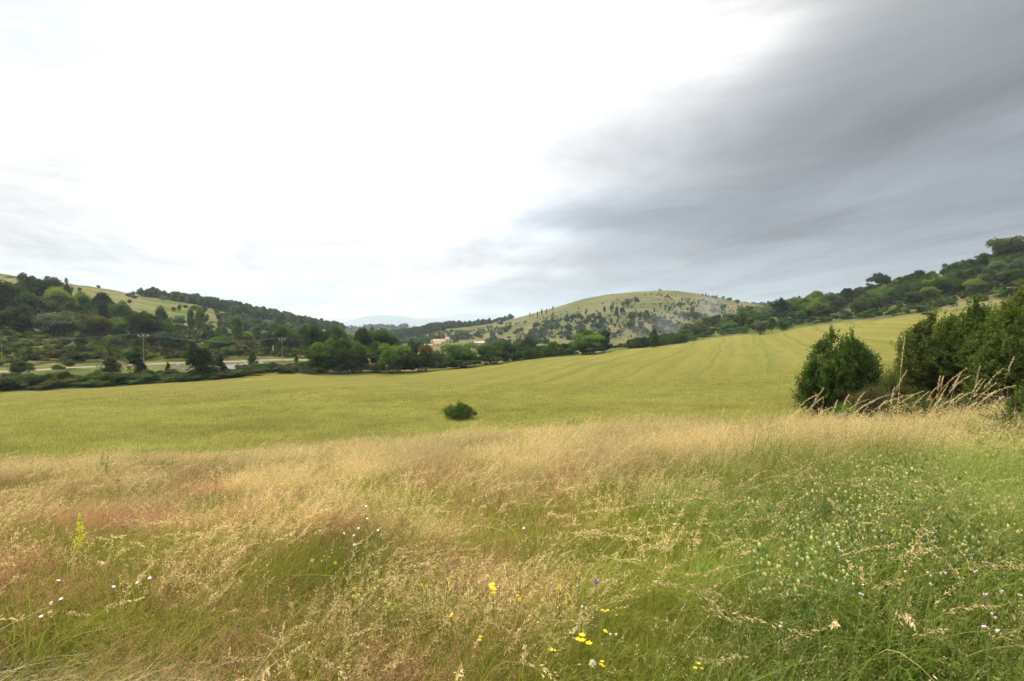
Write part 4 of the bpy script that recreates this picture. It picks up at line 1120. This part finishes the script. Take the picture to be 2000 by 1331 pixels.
def heads(rng, P, T, K, s0, ls, lw, col, off=.012, dr=.6, cv=.25, flare=.7):
    """K spikelets along the top of every stem"""
    B, n, _ = P.shape
    s = rng.uniform(s0, 1.0, (B, K)) * (n - 1); i = np.clip(s.astype(int), 0, n - 2); f = (s - i)[..., None]
    b = np.arange(B)[:, None]
    C = P[b, i] * (1 - f) + P[b, i + 1] * f; Tt = unit(T[b, i])
    side = rng.normal(size=(B, K, 3)); C = C + side * off * (1.1 - (s / (n - 1))[..., None]) / (1.1 - s0) 
    Dr = Tt + side * flare * .5 + np.array([0, 0, -dr * .5])
    L = ls * rng.uniform(.7, 1.3, B * K)
    V, Fq = leafq(C.reshape(-1, 3), Dr.reshape(-1, 3), rng.normal(size=(B * K, 3)), L, L * lw)
    c = np.repeat(np.array(col)[None] * (1 + rng.uniform(-cv, cv, (B * K, 1))), 4, 0)
    return V, Fq, c
def tuft(name, *pieces):
    V = []; Fc = []; C = []; o = 0
    for p in pieces:
        V.append(p[0]); Fc.append(p[1] + o); C.append(p[2]); o += len(p[0])
    C = np.concatenate(C); C = np.concatenate([np.clip(C, 0, 1), np.ones((len(C), 1))], 1)
    me = mesh_np(name, np.concatenate(V), np.concatenate(Fc), [M_GRASS], {'col': ('FLOAT_COLOR', 'POINT', C)})
    return proto_obj(name, me)
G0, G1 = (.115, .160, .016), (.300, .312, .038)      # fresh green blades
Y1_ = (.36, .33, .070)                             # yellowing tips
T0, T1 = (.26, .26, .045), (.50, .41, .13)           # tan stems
HT = (.72, .545, .26)                                # tan seed heads
HR = (.62, .33, .18)                               # reddish seed heads
ST = (.90, .72, .42)                                 # straw
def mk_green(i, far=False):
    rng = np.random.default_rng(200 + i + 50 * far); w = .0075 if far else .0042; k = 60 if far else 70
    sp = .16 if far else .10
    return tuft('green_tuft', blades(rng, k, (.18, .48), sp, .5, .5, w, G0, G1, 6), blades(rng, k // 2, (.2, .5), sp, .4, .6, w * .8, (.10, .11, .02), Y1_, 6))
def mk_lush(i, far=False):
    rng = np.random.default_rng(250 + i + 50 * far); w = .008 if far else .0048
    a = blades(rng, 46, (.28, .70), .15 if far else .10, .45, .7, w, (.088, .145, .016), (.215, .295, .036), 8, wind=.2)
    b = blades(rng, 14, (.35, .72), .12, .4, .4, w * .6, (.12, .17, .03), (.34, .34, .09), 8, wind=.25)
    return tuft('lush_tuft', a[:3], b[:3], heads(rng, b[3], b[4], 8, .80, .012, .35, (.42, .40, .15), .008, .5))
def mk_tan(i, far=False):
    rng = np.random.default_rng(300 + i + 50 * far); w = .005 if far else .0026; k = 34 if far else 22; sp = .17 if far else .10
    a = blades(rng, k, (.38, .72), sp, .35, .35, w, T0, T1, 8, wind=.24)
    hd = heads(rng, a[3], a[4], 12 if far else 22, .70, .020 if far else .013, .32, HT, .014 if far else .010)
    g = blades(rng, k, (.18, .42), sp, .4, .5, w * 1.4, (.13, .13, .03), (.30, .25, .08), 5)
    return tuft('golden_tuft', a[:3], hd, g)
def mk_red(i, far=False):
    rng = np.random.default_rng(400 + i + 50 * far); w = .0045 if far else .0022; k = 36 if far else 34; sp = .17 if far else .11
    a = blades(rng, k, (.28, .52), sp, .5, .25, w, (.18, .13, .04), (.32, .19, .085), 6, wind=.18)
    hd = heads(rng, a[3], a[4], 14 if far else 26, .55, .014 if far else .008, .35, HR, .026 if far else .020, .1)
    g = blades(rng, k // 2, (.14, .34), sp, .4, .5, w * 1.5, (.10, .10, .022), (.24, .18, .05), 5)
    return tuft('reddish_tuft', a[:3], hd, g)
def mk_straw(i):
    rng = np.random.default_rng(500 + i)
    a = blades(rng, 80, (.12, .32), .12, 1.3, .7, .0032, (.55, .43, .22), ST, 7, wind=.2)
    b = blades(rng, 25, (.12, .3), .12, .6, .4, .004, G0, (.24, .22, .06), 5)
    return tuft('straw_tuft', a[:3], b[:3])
def mk_brome(i, n=3):
    rng = np.random.default_rng(600 + i)
    a = blades(rng, n, (.55, .82), .05, .35, .75, .003, (.22, .21, .05), (.48, .36, .13), 12, wind=.6)
    hd = heads(rng, a[3], a[4], 46, .74, .019, .24, (.64, .48, .23), .011, .9)
    return tuft('brome_stalk', a[:3], hd)
def mk_herb(i):
    rng = np.random.default_rng(700 + i)
    a = blades(rng, 16, (.2, .46), .07, .7, .3, .003, (.10, .15, .03), (.20, .27, .05), 8, wind=.1)
    lf = heads(rng, a[3], a[4], 46, .12, .021, .34, (.145, .225, .030), .012, .1, flare=2.2)
    tp = heads(rng, a[3], a[4], 18, .8, .012, .6, (.25, .28, .06), .016, .1, flare=2.0)
    return tuft('leafy_herb', a[:3], lf, tp)
def mk_pod(i):
    rng = np.random.default_rng(800 + i)
    a = blades(rng, 7, (.34, .56), .06, .5, .3, .003, (.10, .14, .04), (.22, .26, .08), 8, wind=.1)
    lf = heads(rng, a[3], a[4], 12, .1, .034, .30, (.10, .16, .05), .012, .1, flare=2.0)
    pods = []
    for b in range(7):
        for k in range(6):
            c = a[3][b, rng.integers(5, 8)] + rng.normal(0, .026, 3)
            e = rng.uniform(.0032, .0060); v, f = ellip(c, (e, e, e * 1.35), 6, 4)
            cc = np.array((.50, .52, .20) if rng.random() < .94 else (.50, .36, .25)) * rng.uniform(.8, 1.2)
            pods.append((v, f, np.repeat(cc[None], len(v), 0)))
    return tuft('pod_plant', a[:3], lf, *pods)
def mk_crop(i):
    rng = np.random.default_rng(900 + i)
    a = blades(rng, 40, (.13, .26), .22, .3, .25, .016, (.275, .275, .056), (.385, .36, .094), 4, wind=.12)
    return tuft('crop_tuft', a[:3])
def mk_wide(i):
    rng = np.random.default_rng(950 + i)
    a = blades(rng, 12, (.4, .8), .06, .7, .8, .0055, (.12, .16, .025), (.32, .34, .06), 12, wind=.3)
    return tuft('long_blade', a[:3])

# where each kind of grass grows: cover survey of the slope, kinds = green, tan, red, straw, herb
KEY = 'GTRSHL'
SX = [0, 250, 500, 750, 1000, 1250, 1500, 1750, 2000]
SY = [850, 900, 935, 1000, 1080, 1160, 1240, 1330]
SV = ["T6G5R2 T6G4R2 T7G4R1 T8G2R1 T8G3 T6G4 T6G4 T5G4L1 L2G2T5",
      "T4G5R3 T5G5R2 T4G4R2 T6G4 T5G5R1 T4G5R1 G6L2T2 L4G4T2 L5G4H2",
      "T3G6R2 R4T3G5 R5T3G4 T4G6 T4G5R3 T3G6R1 L4G5T1 L6G2H2 H3L6",
      "T2G6R3 R5G6T1 R4G5T2 G8T3R1 T3G4R3 T2G7 L5G4 H4L5 H5L5",
      "R7T2G2 R3G7T1 G7T2R1 G8T1R1 T3G5R3 T2G7 L6G3 H5L4 H6L4",
      "R4G6H1 G8R2T1 G6T2R2 G6T2R2 G6T2R1 G6L2T2 L7H1G1 H5L5 H8L2",
      "G5S5R1 G5R2S4 R6G4T1 R5G5T1 G7T1 G6L2T1 L7H2 H6L4 H8L2",
      "S9 S8G2 S4R4G2 R5G5S2 G8T1 G7L2 L6H3 H7L3 H9L1"]
SW = np.zeros((len(SY), len(SX), 6))
for i, row in enumerate(SV):
    for j, cell in enumerate(row.split()):
        for k in range(0, len(cell), 2): SW[i, j, KEY.index(cell[k])] = int(cell[k + 1])
SW[:2, :, 1] *= .55; SW[2:, :, 1] *= .38; SW[:, :, 3] *= 2.2
SW /= SW.sum(2, keepdims=True)
def proj(x, y, z):
    dz = z - EYE; yc = y * math.cos(PITCH) - dz * math.sin(PITCH); zc_ = y * math.sin(PITCH) + dz * math.cos(PITCH)
    return 1000 + F * x / yc, 665.5 - F * zc_ / yc
def cover(x, y, z):
    a, b = proj(x, y, z + .38)
    fj = np.interp(a + fbm(x * 1.1, y * .8, 3, 71) * 170, SX, np.arange(len(SX))); fi = np.interp(b + fbm(x * 1.0, y * .7, 3, 72) * 45, SY, np.arange(len(SY)))
    i = np.clip(fi.astype(int), 0, len(SY) - 2); j = np.clip(fj.astype(int), 0, len(SX) - 2); p = (fi - i)[:, None]; q_ = (fj - j)[:, None]
    return (SW[i, j]*(1-q_)+SW[i, j+1]*q_)*(1-p) + (SW[i+1, j]*(1-q_)+SW[i+1, j+1]*q_)*p
def ground_pts(n, y0, y1, umax=1.15, power=1.0):
    Yd = y0 + (y1 - y0) * RNG.random(n) ** power
    u = RNG.uniform(-umax, umax, n); x = u * (Yd + .8)
    return x, Yd, G.H(x, Yd)
EDGE_U = np.array([(c[0] - 1000) / F for c in GC]); EDGE_Y = np.array([c[1][3][0] for c in GC])
def edge(x, y): return np.interp(x / np.maximum(y, .1), EDGE_U, EDGE_Y)
def srt(n, s0, s1, twist=1.1, tilt=.15, tall=None):
    s = RNG.uniform(s0, s1, n); S = np.stack([s, s, s * RNG.uniform(.8, 1.2, n) * (1 if tall is None else tall)], 1)
    R = np.stack([RNG.normal(0, tilt, n), RNG.normal(0, tilt, n), RNG.normal(0, twist, n)], 1)
    return S, R
# near band (fine tufts) and far band (coarser tufts)
def band(n, y0, y1, power, suffix, maker, s0, s1, far):
    x, y, z = ground_pts(n, y0, y1, 1.15, power)
    ok = y < edge(x, y) + RNG.normal(0, .5, n); x, y, z = x[ok], y[ok], z[ok]
    Wt = cover(x, y, z)
    cl = np.stack([fbm(x * 1.6 + 9 * k, y * 1.6, 3, 80 + k) for k in range(6)], 1)
    Wt = Wt ** 1.25 * np.exp(cl * 3.6); Wt /= Wt.sum(1, keepdims=True)
    k = (Wt.cumsum(1) < RNG.random(len(x))[:, None]).sum(1).clip(0, 5)
    tall = (.85 + .55 * fbm(x * .55, y * .55, 3, 91))
    rgt = np.clip((x / np.maximum(y, 1) - .25) / .5, 0, 1); tall = tall * (1 + (-.05 if far else .30) * rgt)
    names = [('green_grass', 'fresh green grass growing through the whole meadow', 'grass'),
             ('golden_grass', 'wispy golden-tan seeding grass leaning in the wind', 'grass'),
             ('reddish_grass', 'fine reddish-brown seeding grass in hazy patches', 'grass'),
             ('straw', 'matted dry straw at the lower left of the meadow', 'grass'),
             ('leafy_herbs', 'low leafy green herbs at the lower right of the meadow', 'herbs'),
             ('lush_grass', 'tall deep green grass on the right side of the meadow', 'grass')]
    for q_ in range(6):
        m = k == q_
        if m.sum() < 3: continue
        pr = maker[q_]
        S, R = srt(int(m.sum()), s0, s1, tall=tall[m])
        tn = (.80 + .45 * fbm(x[m] * .9, y[m] * .9, 3, 95) + RNG.normal(0, .10, m.sum())).clip(.45, 1.5)
        nm, lab, cat = names[q_]
        scatter(nm, np.stack([x[m], y[m], z[m]], 1), S, R, tn, pr, lab + (' on the far rise of the meadow' if far else ''), cat)
GREEN_N = [mk_green(i) for i in range(5)]; TAN_N = [mk_tan(i) for i in range(5)]; RED_N = [mk_red(i) for i in range(5)]
STRAW_N = [mk_straw(i) for i in range(4)]; HERB_N = [mk_herb(i) for i in range(5)]; LUSH_N = [mk_lush(i) for i in range(5)]; LUSH_F = [mk_lush(i, True) for i in range(4)]
GREEN_F = [mk_green(i, True) for i in range(4)]; TAN_F = [mk_tan(i, True) for i in range(5)]; RED_F = [mk_red(i, True) for i in range(4)]
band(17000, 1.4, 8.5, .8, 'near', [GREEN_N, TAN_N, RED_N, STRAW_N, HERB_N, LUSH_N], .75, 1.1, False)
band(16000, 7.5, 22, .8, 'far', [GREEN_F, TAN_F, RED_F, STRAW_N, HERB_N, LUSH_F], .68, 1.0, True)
# understory keeps the soil covered
def few(name, n, y0, y1, power, pr, s0, s1, label, cat, mask=None, tall=1.0, tlo=.8, thi=1.2, tw=1.0):
    x, y, z = ground_pts(n, y0, y1, 1.1, power); ok = y < edge(x, y)
    if mask is not None: ok &= mask(x, y, z)
    x, y, z = x[ok], y[ok], z[ok]; S, R = srt(len(x), s0, s1, tall=tall, twist=tw)
    scatter(name, np.stack([x, y, z], 1), S, R, RNG.uniform(tlo, thi, len(x)), pr, label, cat)
few('low_grass', 9000, 1.3, 22, .8, GREEN_N, .6, .9, 'short green grass filling the base of the meadow', 'grass', tall=.6)
few('brome_grass', 2100, 2.0, 15, 1.0, [mk_brome(i) for i in range(6)], .85, 1.15, 'pale drooping brome seed stalks scattered over the meadow', 'grass',
    mask=lambda x, y, z: RNG.random(len(x)) < np.clip(.45 + x / y * .6, .25, .95))
few('long_grass', 320, 2.8, 9, 1.0, [mk_wide(i) for i in range(5)], .8, 1.1, 'long arching green blades in the near meadow', 'grass',
    mask=lambda x, y, z: (x / y > RNG.uniform(-1.0, .5, len(x))))
few('seed_pod_plants', 1900, 2.2, 9, 1.0, [mk_pod(i) for i in range(5)], 1.05, 1.4, 'plants with clustered pale green pods in the right meadow', 'herbs',
    mask=lambda x, y, z: (np.hypot((proj(x, y, z + .45)[0] - 1740) / 170, (proj(x, y, z + .45)[1] - 1015) / 95) + RNG.normal(0, .35, len(x)) + fbm(x * 1.5, y * 1.5, 3, 61) * 1.1 < .95))
# crop standing in the near part of the field
x, y, z = ground_pts(70000, 14, 88, 1.0, .75); ok = (y > edge(x, y) - .3) & (RNG.random(70000) > (y - 30) / 58); x, y, z = x[ok], y[ok], z[ok]
S, R = srt(len(x), .75, 1.1, twist=1.5); S *= (1 + y / 90)[:, None]; S[:, 2] = S[:, 0] * RNG.uniform(.55, .95, len(x)) / (1 + y / 90)
tn = .92 + .22 * fbm(x * .12, y * .12, 4, 55) + .30 * fbm(x * .7, y * .7, 3, 56)
scatter('crop', np.stack([x, y, z], 1), S, R, tn.clip(.4, 1.4), [mk_crop(i) for i in range(5)], 'yellow-green cereal crop standing in the near half of the field', 'crop')

# ------------------------------------------------------------------ tall single stalks against the bushes
def stalk_mesh(rng, h, lean, droop):
    a = blades(rng, 1, (h, h), .0, .05, droop, .0048, (.30, .28, .08), (.60, .44, .20), 14, wind=lean)
    hd = heads(rng, a[3], a[4], 130, .76, .0145, .24, (.66, .50, .26), .008, .6)
    return a, hd
M_STALK = M_GRASS
m_, q = new_mat('seed_head'); at_ = q.node('ShaderNodeAttribute', attribute_name='col')
b = principled(q, at_.outputs['Color'], .6, .2); tr = q.node('ShaderNodeBsdfTranslucent'); q.l.new(at_.outputs['Color'], tr.inputs[0])
ms = q.node('ShaderNodeMixShader'); ms.inputs[0].default_value = .4; q.l.new(b.outputs[0], ms.inputs[1]); q.l.new(tr.outputs[0], ms.inputs[2]); q.l.new(ms.outputs[0], q.out.inputs[0])
M_HEAD = m_
def colmesh(name, V, Fq, C): 
    C = np.concatenate([np.clip(C, 0, 1), np.ones((len(C), 1))], 1)
    return mesh_np(name, V, Fq, [M_HEAD], {'col': ('FLOAT_COLOR', 'POINT', C)})
rng = np.random.default_rng(31)
for i, (px, top, Yd, lean) in enumerate([(1770,692,6.5,.25),(1595,770,7.5,.55),(1610,782,7,.6),(1612,796,7,.8),(1660,772,8,.4),(1768,748,7,.7),(1758,768,7,.9),
      (1785,770,6.5,.8),(1845,748,7,.7),(1855,775,7,.6),(1870,760,7.5,.9),(1890,752,7.5,1.0),(1900,745,7,.8),(1905,768,7,1.0),(1880,782,6.5,1.1),(1930,772,6.5,1.0),
      (1960,752,6,.9),(1985,757,6,1.0),(1815,790,7,.9),(1735,782,7.5,.8),(1700,790,8,.9),(1465,815,8.5,.6),(1500,822,8,.5),(1525,828,8,.9),(1415,800,10,.2),(1560,800,8,.7),(1640,780,8.5,.5),
      (1945,790,6,1.1),(1575,792,8,.8),(1628,800,7.5,.9),(1690,770,7.5,.5),(1715,797,7,1.0),(1748,772,7.2,.4),(1800,776,6.8,.9),(1822,768,7.1,.8),(1838,790,6.6,1.0),(1862,792,6.4,.9),(1910,785,6.2,.8),(1925,758,7.2,.7),(1952,770,6.5,.9),(1970,785,6.2,1.0),(1850,738,7.4,.5),(1880,745,7.6,.6),(1975,700,6.2,.3),(1920,738,6.6,.6)]):
    hh = Yd; u = (px - 1000) / F; zt = EYE + Yd * ut(px, top)[1]; x = u * Yd; zg = float(G.H(x, Yd)); h = max(zt - zg, .4) * (1.2 + .22 * lean)
    a, hd = stalk_mesh(rng, h, lean * .44, .26 + lean * .18)
    dx = a[3][0, -1, 0]
    r = link(D.objects.new('grass_stalk', None)); r.location = (x - dx, Yd, zg)
    link(D.objects.new('stem', colmesh('stem', a[0], a[1], a[2])), r); link(D.objects.new('seed_head', colmesh('seed_head', *hd)), r)
    side = 'before the rounded bush' if px < 1690 and px > 1580 else 'left of the rounded bush' if px <= 1580 else 'between the two bushes' if px < 1780 else 'before the tangled bush' if px < 1900 else 'before the right edge bushes'
    lab = 'tallest upright oat-like seed stalk between the two bushes' if i == 0 else f"{'drooping' if lean > .75 else 'leaning'} tan seed stalk {side}"
    tag(r, lab, 'seed stalk', 'tall seed stalks against the bushes'); REG.append((r, px))

# ------------------------------------------------------------------ flowers one can count
def vcol(name, V, Fq, c, parent):
    C = np.repeat(np.array(c)[None], len(V), 0); return link(D.objects.new(name, colmesh(name, V, Fq, C)), parent)
def petals(rng, n, r, w, tilt, z0):
    V = []; Fc = []
    for k in range(n):
        a = 2 * math.pi * k / n + rng.normal(0, .1); d = np.array([math.cos(a), math.sin(a), 0]); s = np.array([-math.sin(a), math.cos(a), 0])
        b = len(V); up = np.array([0, 0, 1])
        V += [d*r*.12 + up*z0, d*r*.55 + s*w/2 + up*(z0+tilt*r*.5), d*r + s*w*.25 + up*(z0+tilt*r*.8), d*r*1.02 - s*w*.25 + up*(z0+tilt*r*.8), d*r*.55 - s*w/2 + up*(z0+tilt*r*.5)]
        Fc += [(b, b+1, b+2, b+3), (b, b+3, b+4, b+4)]
    return np.array(V), [tuple(dict.fromkeys(f)) for f in Fc]
FL = []
def flower(px, py, hh, kind, label, group):
    x, y, z = at(px, py, hh, 1.2, 40, G.H)
    rng = np.random.default_rng(int(px * 7 + py))
    r = link(D.objects.new(kind[0], None)); r.location = (x, y, z); tag(r, label, 'flower', group); REG.append((r, px))
    v, f = tube([(rng.normal(0, .03), rng.normal(0, .02), -.05), (rng.normal(0, .012), 0, hh * .6), (0, 0, hh)], [.0022, .0018, .0014], 4)
    vcol('stem', v, f, (.14, .19, .04), r)
    nm, ty, c, rad = kind
    if ty == 'daisy':
        V, Fc = petals(rng, 11, rad, rad * .42, .12, 0); v, f = ellip((0, 0, .002), (rad * .30, rad * .30, rad * .14), 8, 4)
        ax = rng.uniform(-.1, 1.0); ay = rng.normal(0, .4)
        def tl(P): 
            y_ = P[:, 1] * math.cos(ax) - P[:, 2] * math.sin(ax); z_ = P[:, 1] * math.sin(ax) + P[:, 2] * math.cos(ax)
            return np.stack([P[:, 0] * math.cos(ay) + z_ * math.sin(ay), y_, -P[:, 0] * math.sin(ay) + z_ * math.cos(ay) + hh], 1)
        mesh_poly('petals', tl(V), Fc, petal_mat(c), r); vcol('disc', tl(v), f, (.75, .52, .04), r)
    elif ty == 'cup':
        for q_ in range(3):
            ox = np.array([rng.normal(0, rad * .9), rng.normal(0, rad * .6), rng.normal(0, rad * .8)])
            V, Fc = petals(rng, 5, rad, rad * .8, .7, 0); mesh_poly('petals', V + ox + (0, 0, hh), Fc, petal_mat(c), r)
    elif ty == 'spike':
        P = rng.normal(size=(150, 3)) * (.016, .016, 0) + np.stack([np.zeros(150), np.zeros(150), rng.uniform(hh * .62, hh * 1.02, 150)], 1)
        P[:, :2] *= (1.25 - (P[:, 2:] - hh * .62) / (hh * .4))
        V, Fq = leafq(P, rng.normal(size=(150, 3)), rng.normal(size=(150, 3)), np.full(150, .013), np.full(150, .009)); vcol('florets', V, Fq, c, r)
    elif ty == 'ball':
        n = 60; d = unit(rng.normal(size=(n, 3))); V, Fq = leafq(d * rad * .7 + (0, 0, hh), d, rng.normal(size=(n, 3)), np.full(n, rad), np.full(n, rad * .35)); vcol('florets', V, Fq, c, r)
    elif ty == 'bladder':
        for q_ in range(2):
            ox = rng.normal(0, rad, 3) * (1.4, .6, .8) + (0, 0, hh); v, f = ellip(ox, (rad * .55, rad * .55, rad * .8), 8, 6); vcol('calyx', v, f, (.50, .36, .27), r)
            V, Fc = petals(rng, 5, rad * .8, rad * .5, .3, 0); mesh_poly('petals', V + ox + (0, 0, rad * .8), Fc, petal_mat((.66, .58, .54)), r)
PM = {}
def petal_mat(c):
    if c not in PM: PM[c] = plain('petal', c, .5, .2, 60, .06, 0)
    return PM[c]
YEL = ('yellow_flower', 'cup', (.85, .55, .01), .014); WHT = ('white_flower', 'daisy', (.62, .62, .58), .0085)
PUR = ('purple_flower', 'ball', (.22, .17, .42), .013); PNK = ('campion_flower', 'bladder', None, .0075); SPK = ('yellow_flower_spike', 'spike', (.62, .60, .03), 0)
LEM = ('pale_yellow_flower', 'ball', (.62, .60, .08), .009); RED = ('poppy', 'cup', (.75, .05, .02), .022); KNP = ('purple_flower', 'ball', (.26, .13, .22), .012)
for px, py in [(964,1149),(960,1155)]: flower(px, py, .42, YEL, 'golden-yellow blossom pair in the lower middle of the meadow', 'yellow flowers')
for px, py in [(1137,1251),(1150,1254)]: flower(px, py, .38, YEL, 'golden-yellow blossom of the close pair near the bottom', 'yellow flowers')
for px, py in [(1081,1270),(938,1252),(1183,1236),(881,1206),(1365,1303),(1173,1300),(1838,1097),(1014,1170),(1180,1193)]: flower(px, py, .34, ('yellow_flower', 'cup', (.80, .50, .01), .008), 'tiny yellow blossom in the lower meadow', 'yellow flowers')
for px, py in [(114,1134),(222,1146),(80,1204),(119,1170),(100,1178),(292,1129),(268,1138)]: flower(px, py, .34, WHT, 'white daisy in the grass at the lower left', 'white daisies')
for px, py in [(715,989),(717,1013),(741,1033),(738,1036),(700,1032),(692,1064),(672,1042),(691,1046),(941,1006),(1023,1032),(990,1005),(950,969)]: flower(px, py, .46, ('white_flower', 'daisy', (.60, .60, .56), .008), 'small white flower in the middle meadow ' + ('left of centre' if px < 800 else 'near the centre'), 'small white flowers')
flower(155, 1006, .55, SPK, 'bright yellow flower spike at the left of the meadow', 'yellow flowers')
for px, py in [(60, 905), (64, 900), (100, 918), (230, 938), (318, 902), (337, 894), (422, 942), (232, 940)]: flower(px, py, .5, KNP, 'small purple knapweed head in the far left meadow', 'purple flowers')
flower(173, 881, .5, RED, 'tiny red poppy at the far left edge of the meadow', 'red flowers')
flower(1165, 1137, .45, PUR, 'violet flower head right of centre', 'purple flowers')
flower(1138, 1189, .42, PNK, 'pinkish campion flower right of centre', 'campion flowers'); flower(1157, 1296, .40, ('cream_flower', 'ball', (.66, .62, .42), .013), 'cream flower head near the bottom edge', 'cream flowers')
flower(1202, 1243, .34, PNK, 'small pale campion flower near the bottom middle', 'campion flowers')
for px, py in [(1680,1146),(1683,1160),(1527,1225),(1810,1046),(1822,1043),(1830,1062),(1800,1068),(1635,1072),(1645,1078),(1715,1040),(1770,1120),(1812,1122),(1816,1143),(1845,1122),(1908,1118),(1922,1164),(1955,1160),(1935,1205),(1925,1228),(1945,1236),(1990,1160),(1900,1090)]:
    flower(px, py, .46, PNK, 'pale pink bladder campion blossom ' + ('low at the right' if py > 1150 else 'beside the pod plants' if px < 1760 else 'right of the pod plants'), 'campion flowers')
for px, py in [(692,1150),(690,1165),(700,1163),(735,1118),(742,1135),(823,1143),(833,1145),(875,1132),(848,1107),(1016,1100),(1093,1145),(1015,1171),(988,1103),(1132,1120),(1090,1150),(610,1095),(580,1015),(655,1100),(760,1180)]:
    flower(px, py, .40, LEM, 'pale yellow flower head in the middle of the meadow', 'pale yellow flowers')
rng = np.random.default_rng(8)
# thistle at the far left
x, y, z = at(201, 917, .35, 5, 40, G.H)
r = link(D.objects.new('thistle', None)); r.location = (x, y, z); tag(r, 'dark green thistle standing above the far left meadow', 'thistle')
a = blades(rng, 5, (.4, .66), .03, .15, .1, .006, (.09, .13, .04), (.11, .16, .05), 8, wind=.05)
link(D.objects.new('stem', colmesh('stem', a[0], a[1], a[2])), r); hd = heads(rng, a[3], a[4], 26, .1, .06, .25, (.10, .15, .055), .03, .1, flare=2.0)
link(D.objects.new('leaves', colmesh('leaves', *hd)), r)
# grey-green rosette at the bottom middle
x, y, z = at(905, 1310, .22, 1.2, 40, G.H)
r = link(D.objects.new('mullein_plant', None)); r.location = (x, y, z); tag(r, 'pale grey-green broad-leaved plant at the bottom edge, middle', 'plant')
a = blades(rng, 7, (.15, .26), .04, .6, .3, .004, (.16, .22, .12), (.20, .28, .16), 6, wind=.05)
link(D.objects.new('stem', colmesh('stem', a[0], a[1], a[2])), r); hd = heads(rng, a[3], a[4], 9, .2, .055, .45, (.20, .29, .17), .02, .1, flare=2.0)
link(D.objects.new('leaves', colmesh('leaves', *hd)), r)

# ------------------------------------------------------------------ drifting smoke over the foot of the dome
mm, q = new_mat('smoke'); tcn = q.node('ShaderNodeTexCoord'); sp = q.node('ShaderNodeSeparateXYZ'); q.l.new(tcn.outputs['Object'], sp.inputs[0])
nz = q.noise(tcn.outputs['Object'], .035, 3, .6, .5)
den = q.m('MULTIPLY', q.mr(nz, .42, .68), .008)
pv = q.node('ShaderNodeVolumePrincipled'); pv.inputs['Color'].default_value = (.58, .65, .75, 1); pv.inputs['Anisotropy'].default_value = .3
q.l.new(den, pv.inputs['Density']); q.l.new(pv.outputs[0], q.out.inputs['Volume'])
mm.cycles.volume_step_rate = 2.0
pth = [];
for px, py, Yd, r_ in [(1172,668,420,1.5),(1195,662,424,6),(1225,654,430,9),(1265,646,440,12),(1310,634,450,16),(1350,618,460,20),(1395,604,470,17),(1425,592,480,6)]:
    pth.append(((px - 1000) / F * Yd, Yd, EYE + Yd * ut(px, py)[1], r_))
c0 = np.array(pth[0][:3]); v, f = tube([np.array(p_[:3]) - c0 for p_ in pth], [p_[3] for p_ in pth], 14)
n = len(v); v = np.concatenate([v, v[:14].mean(0)[None], v[-14:].mean(0)[None]])
f = [tuple(a_) for a_ in f] + [((k + 1) % 14, k, n) for k in range(14)] + [(n - 14 + k, n - 14 + (k + 1) % 14, n + 1) for k in range(14)]
me = D.meshes.new('smoke'); me.from_pydata([tuple(a_) for a_ in v], [], f); me.materials.append(mm)
o = link(D.objects.new('smoke', me)); o.location = c0; tag(o, 'thin bluish smoke drifting across the foot of the domed hill', 'smoke', kind='stuff')

# ------------------------------------------------------------------ haze
mm, q = new_mat('haze'); pv = q.node('ShaderNodeVolumePrincipled'); pv.inputs['Color'].default_value = (.80, .92, 1.0, 1)
pv.inputs['Density'].default_value = .00012; pv.inputs['Anisotropy'].default_value = .25; q.l.new(pv.outputs[0], q.out.inputs['Volume'])
zb = min(float(L.Z.min()) for L in SHEETS + [MT1, MT2, MT3]) - 1.5
zt = max(float(L.Z.max()) for L in SHEETS + [MT1, MT2, MT3]) + 25
v, f = box(0, 0, (zb + zt) / 2, 34000, 34000, zt - zb)
o = link(D.objects.new('haze', mesh_np('haze', v, f, [mm]))); tag(o, 'thin pale air haze over the valley', 'haze', kind='stuff')

# ------------------------------------------------------------------ labels: number the look-alikes from the left
ORD = ['first', 'second', 'third', 'fourth', 'fifth', 'sixth', 'seventh', 'eighth', 'ninth', 'tenth', 'eleventh', 'twelfth']
by = {}
for o, px in REG: by.setdefault(o['label'], []).append((px, o))
for lab, L in by.items():
    if 1 < len(L) <= 12:
        L.sort(key=lambda a: a[0])
        for i, (px, o) in enumerate(L): o['label'] = f'{lab}, {ORD[i]} from left'
